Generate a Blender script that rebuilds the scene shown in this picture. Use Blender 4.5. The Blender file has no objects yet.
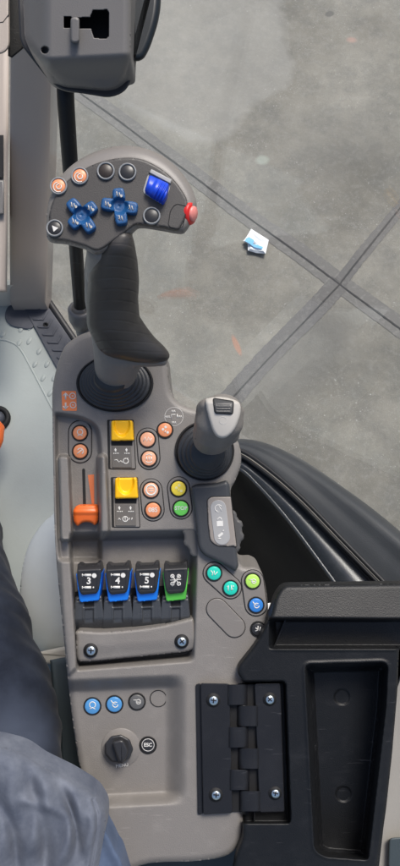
import bpy, math, random
import numpy as np
from mathutils import Matrix, Vector

random.seed(7)
S = bpy.context.scene
COL = S.collection
TH = math.radians(18.0)
CT, ST = math.cos(TH), math.sin(TH)
M = Matrix.Rotation(TH, 4, 'X')      # the console frame leans towards the operator
D = 680.0                            # mm from the lens to the console top

# ------------------------------------------------------------------ frames
def L(px, py, h=0.0):
    """millimetres in the leaning console frame"""
    s = (D - h) / D
    return ((px - 200.0) * s, (433.0 - py) * s, h)
def LP(px, py, c):
    """the same, on a level plane (world z = c mm)"""
    ry = (433.0 - py) / D
    t = (D * CT - c) / (CT - ry * ST)
    return ((px - 200.0) / D * t, ry * t, D - t)
def hfloor(px, py, c):
    return LP(px, py, c)[2]
FLOOR = -450.0
GROUND = -2100.0

# ------------------------------------------------------------------ mesh builder
class B:
    def __init__(s): s.V = []; s.F = []; s.flat = set()
    def add(s, V, F, flat=False):
        o = len(s.V); s.V += [tuple(v) for v in V]
        for f in F:
            if flat: s.flat.add(len(s.F))
            s.F.append(tuple(i + o for i in f))
        return s

BASE = {}
def link(o): COL.objects.link(o); return o
def tag(o, label=None, cat=None, group=None, kind=None):
    if label: o['label'] = label
    if cat: o['category'] = cat
    if group: o['group'] = group
    if kind: o['kind'] = kind
    return o
def thing(name, label, cat, base, group=None):
    o = bpy.data.objects.new(name, None); link(o)
    o.empty_display_size = 0.02
    o.rotation_euler = (TH, 0, 0)
    o.location = M @ (Vector(base) * 0.001)
    BASE[o.name] = Vector(base)
    return tag(o, label, cat, group)
def mk(name, b, mat, parent=None, label=None, world=False, mods=None):
    V = b.V
    if parent is not None: base = BASE[parent.name]
    elif world: base = Vector((0, 0, 0))
    else:
        base = Vector(np.array(V).mean(axis=0).tolist())
    me = bpy.data.meshes.new(name)
    A = (np.array(V, dtype=float) - np.array(base)) * 0.001
    me.from_pydata(A.tolist(), [], b.F)
    me.validate(); me.update()
    if len(me.polygons) == len(b.F):
        me.polygons.foreach_set('use_smooth', [i not in b.flat for i in range(len(b.F))])
    me.materials.append(mat)
    o = bpy.data.objects.new(name, me); link(o)
    if parent is not None:
        o.parent = parent
    elif not world:
        o.rotation_euler = (TH, 0, 0); o.location = M @ (base * 0.001)
    BASE[o.name] = base
    if label: o['label'] = label
    return o
def sharp(o, ang=35):
    """split the shading at hard edges"""
    me = o.data
    import bmesh
    bm = bmesh.new(); bm.from_mesh(me)
    bmesh.ops.recalc_face_normals(bm, faces=bm.faces)
    for e in bm.edges:
        if len(e.link_faces) == 2 and e.calc_face_angle(0) > math.radians(ang): e.smooth = False
    bm.to_mesh(me); bm.free()
    return o

# ------------------------------------------------------------------ 2d shapes (photo pixels = mm at console height)
def area(p):
    return 0.5 * sum(p[i][0] * p[(i + 1) % len(p)][1] - p[(i + 1) % len(p)][0] * p[i][1] for i in range(len(p)))
def rounded(poly, r, n=5):
    out = []; N = len(poly)
    for i in range(N):
        p0, p, p1 = (Vector(poly[(i - 1) % N]), Vector(poly[i]), Vector(poly[(i + 1) % N]))
        rr = r[i] if isinstance(r, (list, tuple)) else r
        a = p0 - p; c = p1 - p
        k = min(rr, a.length * .48, c.length * .48)
        if k < 1e-3: out.append(tuple(p)); continue
        A = p + a.normalized() * k; C = p + c.normalized() * k
        for j in range(n + 1):
            t = j / n
            q = A * (1 - t) ** 2 + p * 2 * t * (1 - t) + C * t * t
            out.append((q.x, q.y))
    return out
def catmull(pts, n=6, closed=True):
    out = []; N = len(pts); rng = N if closed else N - 1
    for i in range(rng):
        if closed: P = [Vector(pts[(i + k) % N]) for k in (-1, 0, 1, 2)]
        else: P = [Vector(pts[min(max(i + k, 0), N - 1)]) for k in (-1, 0, 1, 2)]
        for j in range(n):
            t = j / n
            q = 0.5 * ((2 * P[1]) + (P[2] - P[0]) * t + (2 * P[0] - 5 * P[1] + 4 * P[2] - P[3]) * t * t + (3 * P[1] - P[0] - 3 * P[2] + P[3]) * t ** 3)
            out.append(tuple(q))
    if not closed: out.append(tuple(pts[-1]))
    return out
def pill(p0, p1, r, n=12):
    a = math.atan2(p1[1] - p0[1], p1[0] - p0[0]); out = []
    for j in range(n + 1):
        t = a + math.pi / 2 + math.pi * j / n; out.append((p0[0] + r * math.cos(t), p0[1] + r * math.sin(t)))
    for j in range(n + 1):
        t = a - math.pi / 2 + math.pi * j / n; out.append((p1[0] + r * math.cos(t), p1[1] + r * math.sin(t)))
    return out
def circ(cx, cy, r, n=28):
    return [(cx + r * math.cos(2 * math.pi * i / n), cy + r * math.sin(2 * math.pi * i / n)) for i in range(n)]
def inset(poly, d):
    if area(poly) < 0: d = -d
    N = len(poly); out = []
    for i in range(N):
        p0, p, p1 = Vector(poly[(i - 1) % N]), Vector(poly[i]), Vector(poly[(i + 1) % N])
        a = p - p0; c = p1 - p
        if a.length < 1e-6: a = c
        if c.length < 1e-6: c = a
        n1 = Vector((-a.y, a.x)).normalized(); n2 = Vector((-c.y, c.x)).normalized()
        m = n1 + n2
        if m.length < 1e-3: m = n1
        m.normalize(); k = d / max(0.4, m.dot(n1))
        out.append((p.x + m.x * k, p.y + m.y * k))
    return out

def prism(b, poly, h0, h1, bev=0.8, proj=L, seg=3):
    """solid with a rounded top edge; h1 may be a function of (px, py)"""
    f1 = h1 if callable(h1) else (lambda x, y: h1)
    f0 = h0 if callable(h0) else (lambda x, y: h0)
    rings = [[proj(x, y, f0(x, y)) for x, y in poly]]
    if bev > 0:
        for j in range(seg + 1):
            t = math.pi / 2 * j / seg
            q = inset(poly, bev * (1 - math.cos(t))) if j else poly
            rings.append([proj(x, y, f1(x, y) - bev + bev * math.sin(t)) for x, y in q])
    else: rings.append([proj(x, y, f1(x, y)) for x, y in poly])
    N = len(poly); V = [v for r in rings for v in r]; F = []
    flip = area(poly) > 0
    for k in range(len(rings) - 1):
        for i in range(N):
            f = (k * N + i, k * N + (i + 1) % N, (k + 1) * N + (i + 1) % N, (k + 1) * N + i)
            F.append(f[::-1] if flip else f)
    top = tuple((len(rings) - 1) * N + i for i in range(N)); bot = tuple(range(N))
    b.add(V, F); o = len(b.V) - len(V)
    for f in (top[::-1] if flip else top, bot if flip else bot[::-1]):
        b.flat.add(len(b.F)); b.F.append(tuple(i + o for i in f))
    return b

def lathe(b, c, prof, n=32, axis=None, ell=1.0):
    """c = local mm centre; prof = [(r, z)], axis = local direction"""
    R = Matrix.Identity(3)
    if axis is not None: R = Vector((0, 0, 1)).rotation_difference(Vector(axis).normalized()).to_matrix()
    V = []; F = []; c = Vector(c)
    for r, z in prof:
        for i in range(n):
            a = 2 * math.pi * i / n
            V.append(tuple(c + R @ Vector((r * math.cos(a), r * ell * math.sin(a), z))))
    for k in range(len(prof) - 1):
        for i in range(n):
            F.append((k * n + i, k * n + (i + 1) % n, (k + 1) * n + (i + 1) % n, (k + 1) * n + i))
    F.append(tuple(range(n))[::-1]); F.append(tuple((len(prof) - 1) * n + i for i in range(n)))
    b.add(V, F); return b

def tube(b, pts, rad, n=16, cap=True):
    pts = [Vector(p) for p in pts]; N = len(pts)
    rad = rad if isinstance(rad, (list, tuple)) else [rad] * N
    V = []; F = []
    up = Vector((0.13, 0.2, 1)).normalized()
    for i, p in enumerate(pts):
        t = (pts[min(i + 1, N - 1)] - pts[max(i - 1, 0)]).normalized()
        u = t.cross(up)
        if u.length < 0.05: u = t.cross(Vector((1, 0, 0)))
        u.normalize(); w = u.cross(t)
        for j in range(n):
            a = 2 * math.pi * j / n
            V.append(tuple(p + (u * math.cos(a) + w * math.sin(a)) * rad[i]))
    for i in range(N - 1):
        for j in range(n):
            F.append((i * n + j, i * n + (j + 1) % n, (i + 1) * n + (j + 1) % n, (i + 1) * n + j))
    if cap:
        F.append(tuple(range(n))[::-1]); F.append(tuple((N - 1) * n + j for j in range(n)))
    b.add(V, F); return b

def stroke(b, pts, w, h, closed=False, z=0.25):
    """a thin printed or moulded line lying at height h"""
    P = [Vector(p) for p in pts]
    if closed: P = P + [P[0]]
    hf_ = h if callable(h) else (lambda x, y: h)
    V = []; F = []; N = len(P)
    for i, p in enumerate(P):
        if closed: a, c = P[(i - 1) if i > 0 else N - 2], P[(i + 1) if i < N - 1 else 1]
        else: a, c = P[max(i - 1, 0)], P[min(i + 1, N - 1)]
        t = c - a
        if t.length < 1e-6: t = Vector((1, 0))
        t.normalize(); n = Vector((-t.y, t.x)) * w / 2
        for s_, dz in ((-1, 0), (-1, z), (1, z), (1, 0)):
            q = p + n * s_; V.append(L(q.x, q.y, hf_(q.x, q.y) + dz))
    for i in range(N - 1):
        o = i * 4
        for k in range(3): F.append((o + k, o + k + 1, o + 4 + k + 1, o + 4 + k))
    if not closed: F += [(0, 3, 2, 1), ((N - 1) * 4, (N - 1) * 4 + 1, (N - 1) * 4 + 2, (N - 1) * 4 + 3)]
    b.add(V, F); return b
def arc(cx, cy, r, a0, a1, n=10):
    return [(cx + r * math.cos(math.radians(a0 + (a1 - a0) * i / n)), cy + r * math.sin(math.radians(a0 + (a1 - a0) * i / n))) for i in range(n + 1)]
def text(b, s, cx, cy, size, h, rot=0, bold=0.0):
    cu = bpy.data.curves.new('lettering', 'FONT'); cu.body = s; cu.size = size
    cu.align_x = 'CENTER'; cu.align_y = 'CENTER'; cu.offset = bold; cu.extrude = 0.1
    o = bpy.data.objects.new('lettering', cu); COL.objects.link(o)
    dg = bpy.context.evaluated_depsgraph_get(); dg.update()
    me = bpy.data.meshes.new_from_object(o.evaluated_get(dg))
    a = math.radians(rot); V = []
    for v in me.vertices:
        x = cx + v.co.x * math.cos(a) + v.co.y * math.sin(a)
        y = cy - (v.co.y * math.cos(a) - v.co.x * math.sin(a))
        V.append(L(x, y, h + 0.1 + v.co.z))
    F = [tuple(p.vertices) for p in me.polygons]
    bpy.data.objects.remove(o); bpy.data.curves.remove(cu); bpy.data.meshes.remove(me)
    b.add(V, F, flat=True); return b

# ------------------------------------------------------------------ relief sheets
def sdf(poly, X, Y):
    P = np.array(poly, dtype=float); d2 = np.full(X.shape, 1e18); ins = np.zeros(X.shape, bool)
    N = len(P)
    for i in range(N):
        ax, ay = P[i]; bx, by = P[(i + 1) % N]; ex, ey = bx - ax, by - ay
        wx, wy = X - ax, Y - ay; den = ex * ex + ey * ey + 1e-12
        t = np.clip((wx * ex + wy * ey) / den, 0, 1)
        dx, dy = wx - ex * t, wy - ey * t
        d2 = np.minimum(d2, dx * dx + dy * dy)
        cond = (ay <= Y) != (by <= Y)
        with np.errstate(divide='ignore', invalid='ignore'):
            xi = ax + (Y - ay) * ex / (ey if abs(ey) > 1e-12 else 1e-12)
        ins ^= cond & (X < xi)
    d = np.sqrt(d2)
    return np.where(ins, d, -d)
def ss(a, b, x):
    t = np.clip((x - a) / (b - a), 0, 1); return t * t * (3 - 2 * t)
def relief(b, outline, H, step=1.0, hbot=-40.0, taper=0.0):
    """a closed moulded shell: top surface H(x, y, d) inside the outline, vertical sides down to hbot"""
    P = np.array(outline); x0, y0 = P.min(0) - step; x1, y1 = P.max(0) + step
    xs = np.arange(x0, x1 + step, step); ys = np.arange(y0, y1 + step, step)
    X, Y = np.meshgrid(xs, ys); d = sdf(outline, X, Y)
    e = 0.02
    for _ in range(2):
        near = np.abs(d) < 0.72 * step
        gx = (sdf(outline, X[near] + e, Y[near]) - sdf(outline, X[near] - e, Y[near])) / (2 * e)
        gy = (sdf(outline, X[near], Y[near] + e) - sdf(outline, X[near], Y[near] - e)) / (2 * e)
        if _ == 0:
            X = X.copy(); Y = Y.copy()
            X[near] -= gx * d[near]; Y[near] -= gy * d[near]
            keep = d > -0.72 * step
            d = np.where(near, 0.0, d)
            break
    Hh = H(X, Y, np.maximum(d, 0))
    idx = -np.ones(X.shape, int); idx[keep] = np.arange(keep.sum())
    s = (D - Hh) / D
    V = np.stack([(X - 200) * s, (433 - Y) * s, Hh], -1)[keep].tolist()
    a = idx[:-1, :-1]; b_ = idx[:-1, 1:]; c = idx[1:, 1:]; dd = idx[1:, :-1]
    ok = (a >= 0) & (b_ >= 0) & (c >= 0) & (dd >= 0)
    F = np.stack([a[ok], dd[ok], c[ok], b_[ok]], -1).tolist()
    cnt = {}
    for f in F:
        for i in range(4):
            u, v = f[i], f[(i + 1) % 4]
            if (v, u) in cnt: del cnt[(v, u)]
            else: cnt[(u, v)] = 1
    low = {}
    def lo(i):
        if i not in low:
            v = V[i]; low[i] = len(V)
            hb = hbot if hbot < v[2] - .2 else v[2] - 1
            k = 1.0 - taper
            V.append([v[0] * k, v[1] * k, hb])
        return low[i]
    nf = len(F)
    for (u, v) in list(cnt): F.append([u, lo(u), lo(v), v])
    o = len(b.F); b.add(V, F)
    b.flat.update(range(o + nf, o + len(F))); return b
def edge(d, r):
    """rounded shoulder: 0 inside, -r at the outline"""
    q = np.clip(d + .08 * r, 0, r); return np.sqrt(np.maximum(r * r - (r - q) ** 2, 0)) - r
def nz(X, Y, sc, seed=0):
    """cheap smooth noise for cloth folds"""
    r = np.random.RandomState(seed); o = np.zeros_like(X, dtype=float)
    for k in range(7):
        a = r.rand() * 6.28; f = (0.6 + r.rand() * 1.2) / sc; p = r.rand() * 6.28
        o += np.sin((X * math.cos(a) + Y * math.sin(a)) * f * 6.28 + p)
    return o / 7

def blob(name, balls, mat, parent, vox=1.4, smooth=6, label=None):
    """smooth solid grown from a chain of ellipsoid steps: balls = [(centre mm, (rx, ry, rz))]"""
    b = B()
    for c, r in balls:
        V = []; F = []; n, m = 20, 12
        for i in range(m + 1):
            t = math.pi * i / m
            for j in range(n):
                a = 2 * math.pi * j / n
                V.append((c[0] + r[0] * math.sin(t) * math.cos(a), c[1] + r[1] * math.sin(t) * math.sin(a), c[2] - r[2] * math.cos(t)))
        for i in range(m):
            for j in range(n): F.append((i * n + j, i * n + (j + 1) % n, (i + 1) * n + (j + 1) % n, (i + 1) * n + j))
        b.add(V, F)
    o = mk(name, b, mat, parent, label)
    mo = o.modifiers.new('r', 'REMESH'); mo.mode = 'VOXEL'; mo.voxel_size = vox * 0.001; mo.use_smooth_shade = True
    sm = o.modifiers.new('s', 'SMOOTH'); sm.iterations = smooth; sm.factor = 0.5
    dg = bpy.context.evaluated_depsgraph_get(); dg.update()
    me = bpy.data.meshes.new_from_object(o.evaluated_get(dg))
    o.modifiers.clear(); old = o.data; o.data = me; bpy.data.meshes.remove(old); me.name = name
    me.polygons.foreach_set('use_smooth', [True] * len(me.polygons))
    if not me.materials: me.materials.append(mat)
    return o
def chain(stations, n=6):
    """stations: (px, py, h, rx px, rz mm) -> ellipsoid steps"""
    out = []
    for i in range(len(stations) - 1):
        a, c = stations[i], stations[i + 1]
        for k in range(n + (i == len(stations) - 2)):
            t = k / n; q = [a[j] + (c[j] - a[j]) * t for j in range(5)]
            s = (D - q[2]) / D
            out.append((L(q[0], q[1], q[2]), (q[3] * s, q[3] * s * .8, q[4])))
    return out

# ------------------------------------------------------------------ materials
def srgb(r, g, b):
    f = lambda c: (c / 255 / 12.92) if c / 255 <= .04045 else ((c / 255 + .055) / 1.055) ** 2.4
    return (f(r), f(g), f(b), 1)
def mat(name, col, rough=0.5, bump=0.0, bscale=900.0, var=0.12, vscale=18.0, spec=0.5, metal=0.0, dust=0.0, dustcol=(.35, .34, .32, 1), scuff=0.0, coat=0.0):
    m = bpy.data.materials.new(name); m.use_nodes = True; nt = m.node_tree; N = nt.nodes; K = nt.links
    P = N['Principled BSDF']; P.inputs['Roughness'].default_value = rough; P.inputs['Metallic'].default_value = metal
    P.inputs['Specular IOR Level'].default_value = spec; P.inputs['Coat Weight'].default_value = coat
    tc = N.new('ShaderNodeTexCoord')
    n1 = N.new('ShaderNodeTexNoise'); n1.inputs['Scale'].default_value = vscale; n1.inputs['Detail'].default_value = 6
    K.new(tc.outputs['Object'], n1.inputs['Vector'])
    mx = N.new('ShaderNodeMix'); mx.data_type = 'RGBA'
    c = Vector(col[:3])
    mx.inputs['A'].default_value = (*(c * (1 - var)), 1); mx.inputs['B'].default_value = (*[min(1, q) for q in (c * (1 + var))], 1)
    K.new(n1.outputs['Fac'], mx.inputs['Factor']); out = mx.outputs['Result']
    if dust > 0:
        n3 = N.new('ShaderNodeTexNoise'); n3.inputs['Scale'].default_value = 45; n3.inputs['Detail'].default_value = 9; n3.inputs['Roughness'].default_value = .7
        K.new(tc.outputs['Object'], n3.inputs['Vector'])
        rp = N.new('ShaderNodeValToRGB'); rp.color_ramp.elements[0].position = .5; rp.color_ramp.elements[1].position = .78
        rp.color_ramp.elements[1].color = (dust, dust, dust, 1); K.new(n3.outputs['Fac'], rp.inputs['Fac'])
        m2 = N.new('ShaderNodeMix'); m2.data_type = 'RGBA'; m2.inputs['B'].default_value = dustcol
        K.new(out, m2.inputs['A']); K.new(rp.outputs['Color'], m2.inputs['Factor']); out = m2.outputs['Result']
    if scuff > 0:
        # fine handling scratches and rubbed smears
        for rot, sc_, th in ((.5, (26, 420, 60), .69), (-1.0, (34, 520, 60), .70), (1.9, (14, 60, 30), .66)):
            mp = N.new('ShaderNodeMapping'); mp.inputs['Rotation'].default_value = (0, 0, rot); mp.inputs['Scale'].default_value = sc_
            K.new(tc.outputs['Object'], mp.inputs['Vector'])
            n4 = N.new('ShaderNodeTexNoise'); n4.inputs['Scale'].default_value = 1.0; n4.inputs['Detail'].default_value = 3
            K.new(mp.outputs['Vector'], n4.inputs['Vector'])
            r4 = N.new('ShaderNodeValToRGB'); r4.color_ramp.elements[0].position = th; r4.color_ramp.elements[1].position = th + (.06 if sc_[1] > 100 else .2)
            k4 = scuff * (.3 if sc_[1] < 100 else 1); r4.color_ramp.elements[1].color = (k4, k4, k4, 1); K.new(n4.outputs['Fac'], r4.inputs['Fac'])
            m4 = N.new('ShaderNodeMix'); m4.data_type = 'RGBA'; m4.inputs['B'].default_value = dustcol
            K.new(out, m4.inputs['A']); K.new(r4.outputs['Color'], m4.inputs['Factor']); out = m4.outputs['Result']
    K.new(out, P.inputs['Base Color'])
    rr = N.new('ShaderNodeMapRange'); rr.inputs['To Min'].default_value = max(.04, rough - .08); rr.inputs['To Max'].default_value = min(1, rough + .1)
    K.new(n1.outputs['Fac'], rr.inputs['Value']); K.new(rr.outputs['Result'], P.inputs['Roughness'])
    if bump > 0:
        n2 = N.new('ShaderNodeTexNoise'); n2.inputs['Scale'].default_value = bscale; n2.inputs['Detail'].default_value = 2
        K.new(tc.outputs['Object'], n2.inputs['Vector'])
        bp = N.new('ShaderNodeBump'); bp.inputs['Strength'].default_value = bump; bp.inputs['Distance'].default_value = 0.0006
        K.new(n2.outputs['Fac'], bp.inputs['Height']); K.new(bp.outputs['Normal'], P.inputs['Normal'])
    return m

TAUPE = mat('grained taupe plastic', (.188, .175, .162, 1), .44, .45, 1000, .10, 7, dust=.16, scuff=.30, dustcol=(.40, .38, .35, 1))
TAUPE2 = mat('smooth taupe plastic', (.188, .174, .161, 1), .42, .2, 1100, .08, dust=.10, scuff=.2)
PALE = mat('pale grey plastic', (.46, .44, .405, 1), .42, .1, 1100, .04)
PILLARM = mat('pillar trim plastic', (.37, .32, .28, 1), .55, .25, 900, .05, dust=.08)
CREAM = mat('cream plastic', (.56, .53, .47, 1), .5, .1)
DGREY = mat('dark grey plastic', (.052, .053, .055, 1), .42, .3, 1300, .08, dust=.08)
WHEELM = mat('grey thumbwheel plastic', (.085, .083, .082, 1), .38, .2, 900, .1)
YLP = mat('faint yellow print', (.90, .82, .40, 1), .5)
PADB = mat('slate paddle plastic', (.048, .052, .058, 1), .26, .15, 1300, .08)
FACE = mat('charcoal faceplate', (.055, .051, .048, 1), .46, .25, 1300, .08)
KEYM = mat('slate module plastic', (.045, .048, .053, 1), .42, .3, 1200, .06)
BLACK = mat('black grained plastic', (.0075, .0082, .0095, 1), .45, .35, 900, .12, spec=.35, scuff=.3, dust=.05, dustcol=(.12, .12, .13, 1))
HINGE = mat('black satin hinge plastic', (.012, .0125, .015, 1), .42, .3, 1200, .1, spec=.4, dust=.05, scuff=.25, dustcol=(.13, .13, .14, 1))
RUBBER = mat('soft black rubber', (.022, .022, .024, 1), .45, .2, 1500, .15)
GAP = mat('black gap', (.006, .006, .007, 1), .7)
BOOT = mat('boot rubber', (.026, .028, .032, 1), .42, .15, 1200, .1, dust=.04)
YEL = mat('yellow plastic', (.95, .52, .008, 1), .38, .1, 1000, .04)
ORG = mat('orange plastic', (.80, .15, .025, 1), .40, .15, 1000, .06)
ORB = mat('orange button', (.72, .27, .125, 1), .38, 0, 900, .05)
ORP = mat('pale orange button', (.76, .38, .235, 1), .38, 0, 900, .05)
BLUE = mat('blue plastic', (.010, .22, .88, 1), .36, .05, 900, .05)
BLUED = mat('deep blue rubber', (.009, .075, .215, 1), .40, .2, 1200, .1)
BLUEW = mat('vivid blue plastic', (.006, .055, .56, 1), .33, .05, 900, .05)
BLUEB = mat('sky blue button', (.075, .26, .54, 1), .35, 0, 900, .05)
BLUEC = mat('medium blue button', (.035, .20, .58, 1), .35, 0, 900, .05)
TEAL = mat('teal button', (.02, .56, .42, 1), .35, 0, 900, .05)
GRN = mat('green button', (.16, .66, .11, 1), .35, 0, 900, .05)
LIME = mat('lime button', (.42, .72, .12, 1), .35, 0, 900, .05)
GRNF = mat('green plastic', (.11, .56, .07, 1), .36, .05, 900, .05)
YLB = mat('lemon button', (.95, .74, .07, 1), .35, 0, 900, .05)
BLKB = mat('black button', (.025, .025, .027, 1), .35, 0, 900, .05)
GRYB = mat('grey button', (.10, .10, .10, 1), .42, 0, 900, .05)
RED = mat('red plastic', (.62, .018, .016, 1), .33, .05, 900, .05)
WHITE = mat('white print', (.66, .65, .62, 1), .5, 0, 900, .12, 120)
GWHITE = mat('soft white print', (.50, .49, .47, 1), .5, 0, 900, .05)
PRINT = mat('blue print', (.10, .42, .75, 1), .5, 0, 900, .1)
STICK = mat('orange sticker', (.80, .22, .07, 1), .5, 0, 900, .04)
ORPR = mat('orange print', (.62, .17, .06, 1), .5, 0, 900, .06)
STEEL = mat('zinc plated steel', (.70, .78, .80, 1), .28, .15, 500, .12, metal=1.0)
PLATE = mat('taupe key plate', (.27, .24, .215, 1), .42, .15, 1100, .04)
KEYPAD = mat('light grey keypad', (.34, .34, .34, 1), .45, .1, 1100, .04)
LABELP = mat('label plate grey', (.125, .115, .105, 1), .42, .1, 1000, .05)
FLOORM = mat('painted grey floor', (.37, .405, .39, 1), .48, .15, 300, .08, 5, dust=.22, scuff=.2, dustcol=(.30, .31, .30, 1))
TREAD = mat('grey blue rubber tread', (.060, .066, .085, 1), .55, .3, 900, .12, dust=.12)
FENDO = mat('matte fender plastic', (.062, .067, .072, 1), .50, .35, 700, .15, 6, dust=.16, scuff=.25, dustcol=(.12, .12, .12, 1))
FENDI = mat('glossy liner plastic', (.055, .063, .074, 1), .26, .15, 500, .15, 6, dust=.12, scuff=.2)
TEALD = mat('dark teal panel', (.045, .060, .068, 1), .55, .2)
PEDM = mat('light grey cover', (.58, .61, .60, 1), .45, .1)
MONM = mat('housing grey', (.155, .148, .142, 1), .42, .2, 1100, .06)
CAPM = mat('dark glossy cap', (.012, .017, .022, 1), .3, 0, 500, .1, spec=.25)
PAPER = mat('white paper', (.80, .82, .84, 1), .6, 0, 500, .04)

def cloth(name, col, col2, sc):
    m = mat(name, col, .85, 0, 900, .1, 8, spec=.2); nt = m.node_tree; N = nt.nodes; K = nt.links; P = N['Principled BSDF']
    P.inputs['Sheen Weight'].default_value = .06
    tc = N.new('ShaderNodeTexCoord'); mp = N.new('ShaderNodeMapping'); mp.inputs['Rotation'].default_value = (0, 0, .7)
    K.new(tc.outputs['Object'], mp.inputs['Vector'])
    w1 = N.new('ShaderNodeTexWave'); w1.inputs['Scale'].default_value = sc; w1.inputs['Distortion'].default_value = 1.5; w1.inputs['Detail'].default_value = 2; w1.inputs['Detail Scale'].default_value = 2
    K.new(mp.outputs['Vector'], w1.inputs['Vector'])
    n = N.new('ShaderNodeTexNoise'); n.inputs['Scale'].default_value = 26; n.inputs['Detail'].default_value = 8; n.inputs['Roughness'].default_value = .65
    K.new(tc.outputs['Object'], n.inputs['Vector'])
    mx = N.new('ShaderNodeMix'); mx.data_type = 'RGBA'; mx.inputs['A'].default_value = col; mx.inputs['B'].default_value = col2
    rp = N.new('ShaderNodeValToRGB'); rp.color_ramp.elements[0].position = .35; rp.color_ramp.elements[1].position = .68
    K.new(n.outputs['Fac'], rp.inputs['Fac']); K.new(rp.outputs['Color'], mx.inputs['Factor'])
    K.new(mx.outputs['Result'], P.inputs['Base Color'])
    n9 = N.new('ShaderNodeTexNoise'); n9.inputs['Scale'].default_value = 700; K.new(tc.outputs['Object'], n9.inputs['Vector'])
    ad = N.new('ShaderNodeMath'); ad.operation = 'MULTIPLY_ADD'; ad.inputs[1].default_value = .3; K.new(n9.outputs['Fac'], ad.inputs[0]); K.new(n.outputs['Fac'], ad.inputs[2])
    bp = N.new('ShaderNodeBump'); bp.inputs['Strength'].default_value = .35; bp.inputs['Distance'].default_value = .0008
    K.new(ad.outputs[0], bp.inputs['Height']); K.new(bp.outputs['Normal'], P.inputs['Normal'])
    return m
DENIM = cloth('navy work cloth', (.007, .010, .019, 1), (.018, .024, .040, 1), 60)
SHIRT = cloth('faded blue grey cloth', (.075, .087, .118, 1), (.16, .176, .212, 1), 60)

LINING = cloth('blue lining cloth', (.045, .070, .125, 1), (.085, .115, .18, 1), 60)

def grip_rubber():
    m = mat('ribbed grip rubber', (.040, .037, .035, 1), .40, 0, 900, .15); nt = m.node_tree; N = nt.nodes; K = nt.links; P = N['Principled BSDF']
    tc = N.new('ShaderNodeTexCoord'); w = N.new('ShaderNodeTexWave'); w.bands_direction = 'Y'
    w.inputs['Scale'].default_value = 42; w.inputs['Distortion'].default_value = 2.2; w.inputs['Detail'].default_value = 2; w.inputs['Detail Scale'].default_value = .6
    K.new(tc.outputs['Object'], w.inputs['Vector'])
    rp = N.new('ShaderNodeValToRGB'); rp.color_ramp.elements[0].position = .0; rp.color_ramp.elements[1].position = .16
    K.new(w.outputs['Fac'], rp.inputs['Fac'])
    n = N.new('ShaderNodeTexNoise'); n.inputs['Scale'].default_value = 1500; K.new(tc.outputs['Object'], n.inputs['Vector'])
    mu = N.new('ShaderNodeMath'); mu.operation = 'MULTIPLY_ADD'; mu.inputs[1].default_value = .15
    K.new(n.outputs['Fac'], mu.inputs[0]); K.new(rp.outputs['Color'], mu.inputs[2])
    bp = N.new('ShaderNodeBump'); bp.inputs['Strength'].default_value = .18; bp.inputs['Distance'].default_value = .0007
    K.new(mu.outputs[0], bp.inputs['Height']); K.new(bp.outputs['Normal'], P.inputs['Normal'])
    return m
GRIP = grip_rubber()

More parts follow.
